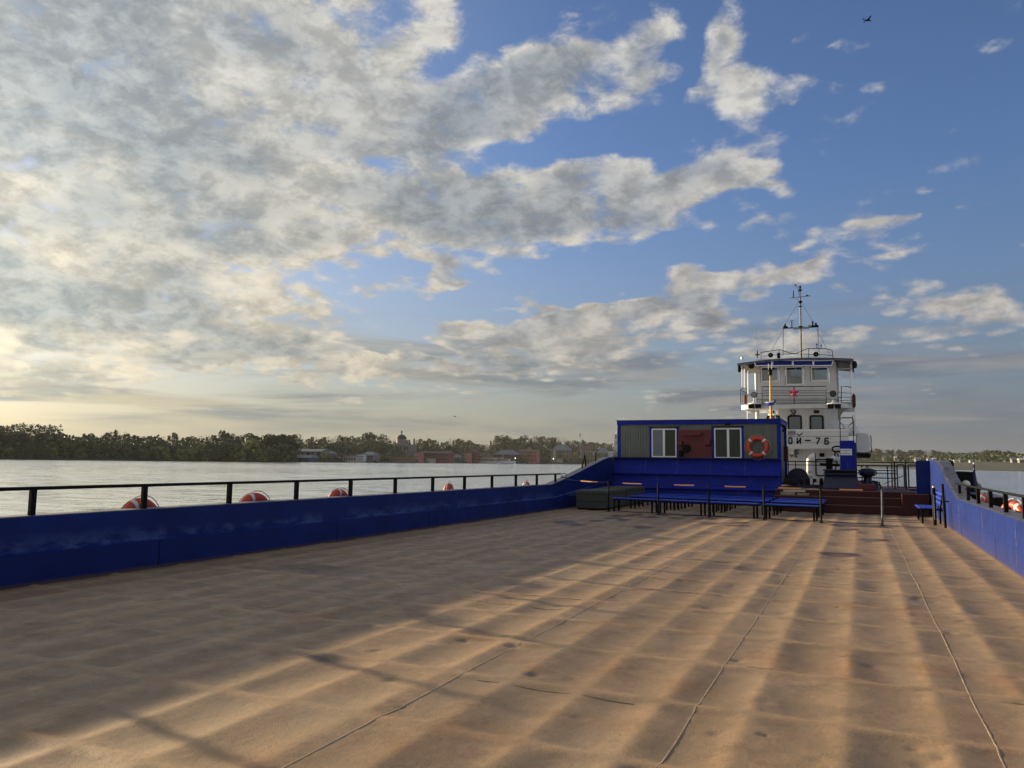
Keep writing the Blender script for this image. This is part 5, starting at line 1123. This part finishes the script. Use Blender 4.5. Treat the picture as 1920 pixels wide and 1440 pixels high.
house(775.5, 785.5, 865, 847, 8, M_pink, M_rust, 'pink lit end of the red brick warehouse right of the church', 'warehouse', 'front', .08, 4, 10, 2, 'warehouse', M_cream); house(785.6, 840, 865, 846, 9, M_brick, M_rust, 'long dark red brick warehouse right of the church', 'warehouse', 'gable', .2, 9, 14, 2, 'warehouse')
house(799, 807, 866, 859.5, 2, M_cream, M_cream, 'small cream kiosk in front of the brick warehouse', 'kiosk', 'flat', .1)
house(864, 878, 865.5, 848.5, 8, M_pink, M_rust, 'pink plastered end house of the second brick warehouse', 'warehouse', 'flat', .06, 5, 10, 3, 'warehouse', M_cream); house(874, 890, 865.5, 841.5, 11, M_brick, M_rust, 'tall brick gable house behind the pink plastered end house', 'warehouse', 'front', .25, 2, 12, 2, 'warehouse'); house(890, 905, 865, 850, 14, M_brown, M_rust, 'brown barn between brick gable and landing stage', 'barn')
house(850, 864, 865, 853, 25, M_gwall, M_slate, 'grey shed left of the pink plastered house', 'shed')
house(925, 971, 861, 843.5, 40, M_brown, M_slate, 'broad brown building behind the white river ship', 'building', 'hip', .5, 7)
house(973, 1006, 866, 843, 14, M_pink, M_slate, 'pinkish house with white balcony rows left of the willow', 'house', 'flat', .08, 8, 12, 3); 
house(987.5, 991, 850, 838, 40, M_boatw, M_pink, 'slender white turret above the pinkish house', 'turret', 'front', .3)
house(1028, 1037.5, 866, 842, 12, M_cream, M_slate, 'narrow yellowish house right of the willow', 'house', 'flat', .06, 3, 10, 3)
house(1035, 1066, 858, 833, 60, M_gwall, M_slate, 'grey mansion with a wide blue grey roof', 'mansion', 'hip', .42, 7, 14, 2)
house(1066, 1081, 853, 837, 66, M_brown, M_rust, 'brown brick house right of the grey mansion', 'house', 'flat', .12, 3); house(1081, 1089, 848, 837, 70, M_boatw, M_slate, 'narrow white house front beside the wide gable house', 'house', 'front', .25, 2)
house(1089, 1111, 849, 834.5, 62, M_cream, M_rust, 'cream house under a wide brown roof', 'house', 'gable', .42, 5)
house(1119, 1139, 850, 840, 70, M_gwall, M_slate, 'low house with a pale blue roof by the bell tower', 'house', 'hip', .5, 3); house(1137, 1146, 851, 846, 60, M_boatw, M_boatw, 'small white shed left of the bell tower', 'shed', 'flat', .2)
house(1121, 1134, 864, 858.5, 20, M_boatw, M_slate, 'white hut on the slope below the bell tower', 'hut', 'gable', .4); house(1040, 1050, 866, 860, 8, M_cream, M_slate, 'small cream hut at the foot of the grey mansion', 'hut', 'gable', .4)
# church
t = 110; pc = bank_pt(748, t); Yc = pc.y
def cz(py): return at(748, py, Yc).z
def cxw(a, b): return at(a, 840, Yc).x - pc.x, at(b, 840, Yc).x - pc.x
ch = empty('church', (pc.x, Yc, pc.z), 'grey church with a dark round dome and cross', 'church'); zc = lambda py: cz(py) - pc.z
x0, x1 = cxw(738, 768); MB().box((x0, 0, -2), (x1, 16, zc(833))).build('nave', M_gwall, ch)
x0, x1 = cxw(739.5, 755); r_ = (x1 - x0) / 2; xc = (x0 + x1) / 2
MB().lathe((xc, 6, zc(834)), [(r_, 0), (r_, zc(823) - zc(834)), (r_ * 1.05, zc(823) - zc(834) + .2)], 24).build('drum', M_gwall, ch, True)
dm = MB().lathe((xc, 6, zc(823)), [(r_ * 1.08 * math.cos(R_(a)), (zc(814.5) - zc(823)) * math.sin(R_(a))) for a in range(0, 88, 8)] + [(r_ * .12, zc(813) - zc(823)), (r_ * .10, zc(811) - zc(823)), (r_ * .26, zc(809.8) - zc(823)), (r_ * .2, zc(808.6) - zc(823)), (.1, zc(807.6) - zc(823))], 24).build('dome', M_dome, ch, True)
b_ = MB(); b_.bar((xc, 6, zc(808)), (xc, 6, zc(805.6)), .25); b_.bar((xc - .8, 6, zc(806.6)), (xc + .8, 6, zc(806.6)), .22); b_.build('cross', M_dome, dm)
mw_ = MB().box((-.8, -.15, -2.2), (.8, .02, 2.2)).mesh('window', M_fglass)
for px_ in (742, 747, 752, 759, 764): o_ = bpy.data.objects.new('window', mw_); COL.objects.link(o_); o_.parent = ch; o_.location = (at(px_, 840, Yc).x - pc.x, 0, zc(840))
x0, x1 = cxw(740, 754); MB().prism([(x0, zc(833)), (x1, zc(833)), ((x0 + x1) / 2, zc(829.5))], -.3, 1.).build('pediment', M_cream, ch)
# bell tower
t = 120; pc = bank_pt(1158, t); Yc = pc.y
def bz(py): return at(1158, py, Yc).z - pc.z
bt = empty('bell_tower', (pc.x, Yc, pc.z), 'white tiered bell tower beside the cabin edge', 'bell tower'); u1 = at(1159, 840, Yc).x - at(1158, 840, Yc).x
for nm, w2, y0_b, y1_b in (('tier', 7.5, 856, 838), ('tier', 6.3, 838, 824.5), ('tier', 5.6, 823.7, 814)): MB().box((-w2 * u1, 0, bz(y0_b)), (w2 * u1, 2 * w2 * u1, bz(y1_b))).build(nm, M_boatw, bt)
for w2, y0_b in ((8, 838.2), (6.8, 824.4), (6.2, 814)): MB().box((-w2 * u1, -.5, bz(y0_b)), (w2 * u1, 2 * w2 * u1, bz(y0_b) + .7)).build('cornice', M_wtrim, bt)
MB().lathe((0, 5.6 * u1, bz(813.2)), [(5.2 * u1, 0), (4.4 * u1, 3 * u1), (2.6 * u1, 5.5 * u1), (.8 * u1, 7.5 * u1), (.5 * u1, 9.5 * u1), (.08, 12 * u1)], 20).build('cap_dome', M_slate, bt, True)
for px_ in (-3.6, 0, 3.6): MB().box(((px_ - .75) * u1, -.2, bz(822)), ((px_ + .75) * u1, .02, bz(816.5))).build('bell_opening', M_fglass, bt)
for px_, y_ in ((-3, 833), (3, 833), (0, 830)): MB().box(((px_ - .7) * u1, -.2, bz(y_)), ((px_ + .7) * u1, .02, bz(y_ - 3))).build('window', M_fglass, bt)
pm = bank_pt(1087.5, 260); zt_ = at(1087.5, 811, pm.y).z; rm = empty('radio_mast', pm, 'thin radio mast above the town trees', 'radio mast'); MB().tube([(0, 0, 0), (0, 0, zt_ - pm.z)], .55, 6).build('lattice_pole', M_grey, rm); MB().box((-.9, -.5, zt_ - pm.z - 8), (.9, .5, zt_ - pm.z - 2)).build('antenna_panels', M_canvas, rm)
# river station and ship
p = bank_pt(912, -12); ls = empty('landing_stage', (p.x, p.y, WZ), 'cream floating landing stage with hipped roof left of the ship', 'landing stage'); u1 = (at(913, 868, p.y).x - at(912, 868, p.y).x)
MB().box((-19 * u1, 0, -.5), (20 * u1, 12, 2.2)).build('pontoon', M_boatw, ls); MB().box((-19 * u1, -.05, -.3), (20 * u1, 0, .7)).build('waterline', M_black, ls); MB().box((-14 * u1, 2, 2.2), (14 * u1, 10, 6.5)).build('hall', M_cream, ls)
for k in range(7): MB().box(((-12.5 + 4 * k) * u1, 1.9, 3.0), ((-11 + 4 * k) * u1, 2.0, 5.6)).build('window', M_fglass, ls)
MB().box((-16 * u1, 1, 6.5), (15 * u1, 11, 7.1)).build('roof_edge', M_boatw, ls); MB().add([(-10 * u1, 1.5, 7.1), (9 * u1, 1.5, 7.1), (9 * u1, 11, 7.1), (-10 * u1, 11, 7.1), (-3 * u1, 6, 11.5), (2 * u1, 6, 11.5)], [(0, 1, 5, 4), (2, 3, 4, 5), (0, 4, 3), (1, 2, 5), (0, 3, 2, 1)]).build('hip_roof', M_rust, ls)
p = bank_pt(942, -24); sh = empty('river_ship', (p.x, p.y, WZ), 'white passenger river ship moored at the town', 'ship'); u1 = (at(943, 868, p.y).x - at(942, 868, p.y).x); L2 = 20 * u1
MB().plan([(-L2, 2.5), (-L2 * .82, 0), (L2, 0), (L2, 8), (-L2 * .82, 8)], -.4, 3.4).build('hull', M_boatw, sh); MB().box((-L2 * .8, -.05, -.3), (L2, 0, .5)).build('waterline', M_black, sh)
MB().box((-L2 * .55, 1.0, 3.4), (L2 * .55, 7, 5.8)).build('saloon', M_boatw, sh); MB().box((-L2 * .5, .9, 4.0), (L2 * .5, 1.0, 5.2)).build('window_band', M_fglass, sh); MB().box((-L2 * .6, .6, 5.8), (L2 * .3, 7.4, 6.1)).build('sun_deck', M_slate, sh); MB().box((-L2 * .45, 2, 6.1), (-L2 * .1, 6, 8.2)).build('wheelhouse', M_boatw, sh); MB().box((-L2 * .47, 1.9, 6.9), (-L2 * .12, 2, 7.8)).build('window_band', M_fglass, sh); MB().bar((-L2 * .1, 4, 6.1), (-L2 * .06, 4, 12), .3).build('mast', M_boatw, sh)
for i, (px_, nm) in enumerate(((688, 'dark moored motor boat below the grey pavilion'), (706, 'small dark boat moored left of the quay wall'), (756, 'small dark boat moored below the church'), (990, 'low dark jetty boat below the pinkish house'))):
    p = bank_pt(px_, -10); bo = empty('motor_boat', (p.x, p.y, WZ), nm, 'boat'); l_ = [9, 5, 8, 12][i]
    MB().plan([(-l_ / 2, 1.5), (-l_ / 2 + 1.5, 0), (l_ / 2, 0), (l_ / 2, 3), (-l_ / 2 + 1.5, 3)], -.3, 1.0).build('hull', M_black, bo); MB().box((-l_ * .1, .6, 1.0), (l_ * .35, 2.4, 2.2)).build('cabin', M_gwall, bo)
for px_, t_, nm in ((966, 6, 'lit lamp post between the ship and the pinkish house'), (1037.5, 6, 'lit lamp post right of the willow')):
    p = bank_pt(px_, t_); lp = empty('street_lamp', p, nm, 'street lamp'); MB().tube([(0, 0, 0), (0, 0, 5)], .12, 6).build('pole', M_grey, lp)
    lm_ = bpy.data.materials.get('lamp_glow') or bpy.data.materials.new('lamp_glow'); lm_.use_nodes = True; e_ = lm_.node_tree.nodes['Principled BSDF']; e_.inputs['Emission Color'].default_value = (1, .97, .9, 1); e_.inputs['Emission Strength'].default_value = .5
    MB().lathe((0, 0, 5), [(.3, 0), (.75, .4), (.75, .9), (.3, 1.3)], 12).build('globe', lm_, lp, True)
# right bank houses
RH = [(1716, 1723, 862, 857, 190, M_boatw, M_slate, 'white gabled house on the right bank, left of the blue bulwark end'), (1739, 1746, 863, 857.5, 190, M_boatw, M_slate, 'white house with grey roof above the blue bulwark end'), (1749, 1756, 863, 858.5, 195, M_cream, M_boatw, 'pale house right next to the white one above the bulwark end'),
      (1789, 1798, 865, 862, 170, M_boatw, M_boatw, 'low white house in the middle of the right bank'), (1800, 1808, 865, 861.5, 172, M_gwall, M_slate, 'low grey house right of the low white one'), (1819, 1825, 866, 861.5, 165, M_boatw, M_slate, 'small white house behind the thin pole on the right'),
      (1898, 1912, 866, 858, 175, M_gwall, M_slate, 'grey house near the right picture edge'), (1912, 1930, 866, 859, 175, M_gwall, M_boatw, 'pale grey house cut by the right picture edge'), (1656, 1662, 858, 854, 230, M_cream, M_slate, 'tiny cream house right of the lifeboat'), (1677, 1682, 859, 855, 230, M_cream, M_boatw, 'tiny pale house left of the white gabled house')]
for a_ in RH: house(*a_, roof='gable', rh=.45, nwin=3)

# ------------------------------------------------------------ birds
def bird(px, py, dist, size, label, rz):
    d = ray(px, py).normalized(); p = Vector((0, 0, H)) + d * dist; r = empty('bird', p, label, 'bird', None, rz)
    b = MB(); n = 8; vs = []; fs = []
    prof = [(-.5, .01), (-.38, .05), (-.15, .11), (.1, .12), (.28, .07), (.36, .075), (.44, .05), (.52, .008)]
    for x, rr in prof:
        for k in range(n): t = 2 * math.pi * k / n; vs.append((x * size, rr * math.cos(t) * size, rr * math.sin(t) * size))
    for i in range(len(prof) - 1):
        for k in range(n): fs.append((i * n + k, i * n + (k + 1) % n, (i + 1) * n + (k + 1) % n, (i + 1) * n + k))
    b.add(vs, fs)
    for s_ in (-1, 1): b.add([tuple(c * size for c in v) for v in ((.18, s_ * .08, .04), (-.16, s_ * .08, .03), (-.05, s_ * .45, .22), (.16, s_ * .42, .24), (-.12, s_ * .85, .14), (.02, s_ * .80, .16))], [(0, 1, 2, 3), (3, 2, 4, 5)])
    b.add([(-.42 * size, -.03 * size, 0), (-.42 * size, .03 * size, 0), (-.75 * size, .11 * size, .01), (-.75 * size, -.11 * size, .01)], [(0, 1, 2, 3)]); b.build('body', M_black, r, True)
bird(1627, 38, 9.0, .075, 'small dark bird flying high against the blue sky', R_(35)); bird(853, 781, 120.0, .5, 'tiny dark bird low over the town', R_(80))

# ------------------------------------------------------------ air
HAZE = .00004
if HAZE:
    hb_ = MB().box((-2600, -900, WZ - 3.5), (2300, 2900, 62)); ho = hb_.build('haze', None); tag(ho, kind='stuff')
    hm_ = bpy.data.materials.new('haze_air'); hm_.use_nodes = True; t = NT(hm_.node_tree); t.N.clear(); o_ = t.n('ShaderNodeOutputMaterial'); v_ = t.n('ShaderNodeVolumePrincipled')
    v_.inputs['Color'].default_value = (.86, .89, .93, 1); v_.inputs['Density'].default_value = HAZE; v_.inputs['Anisotropy'].default_value = 0.; t.L.new(v_.outputs[0], o_.inputs['Volume']); ho.data.materials.append(hm_)
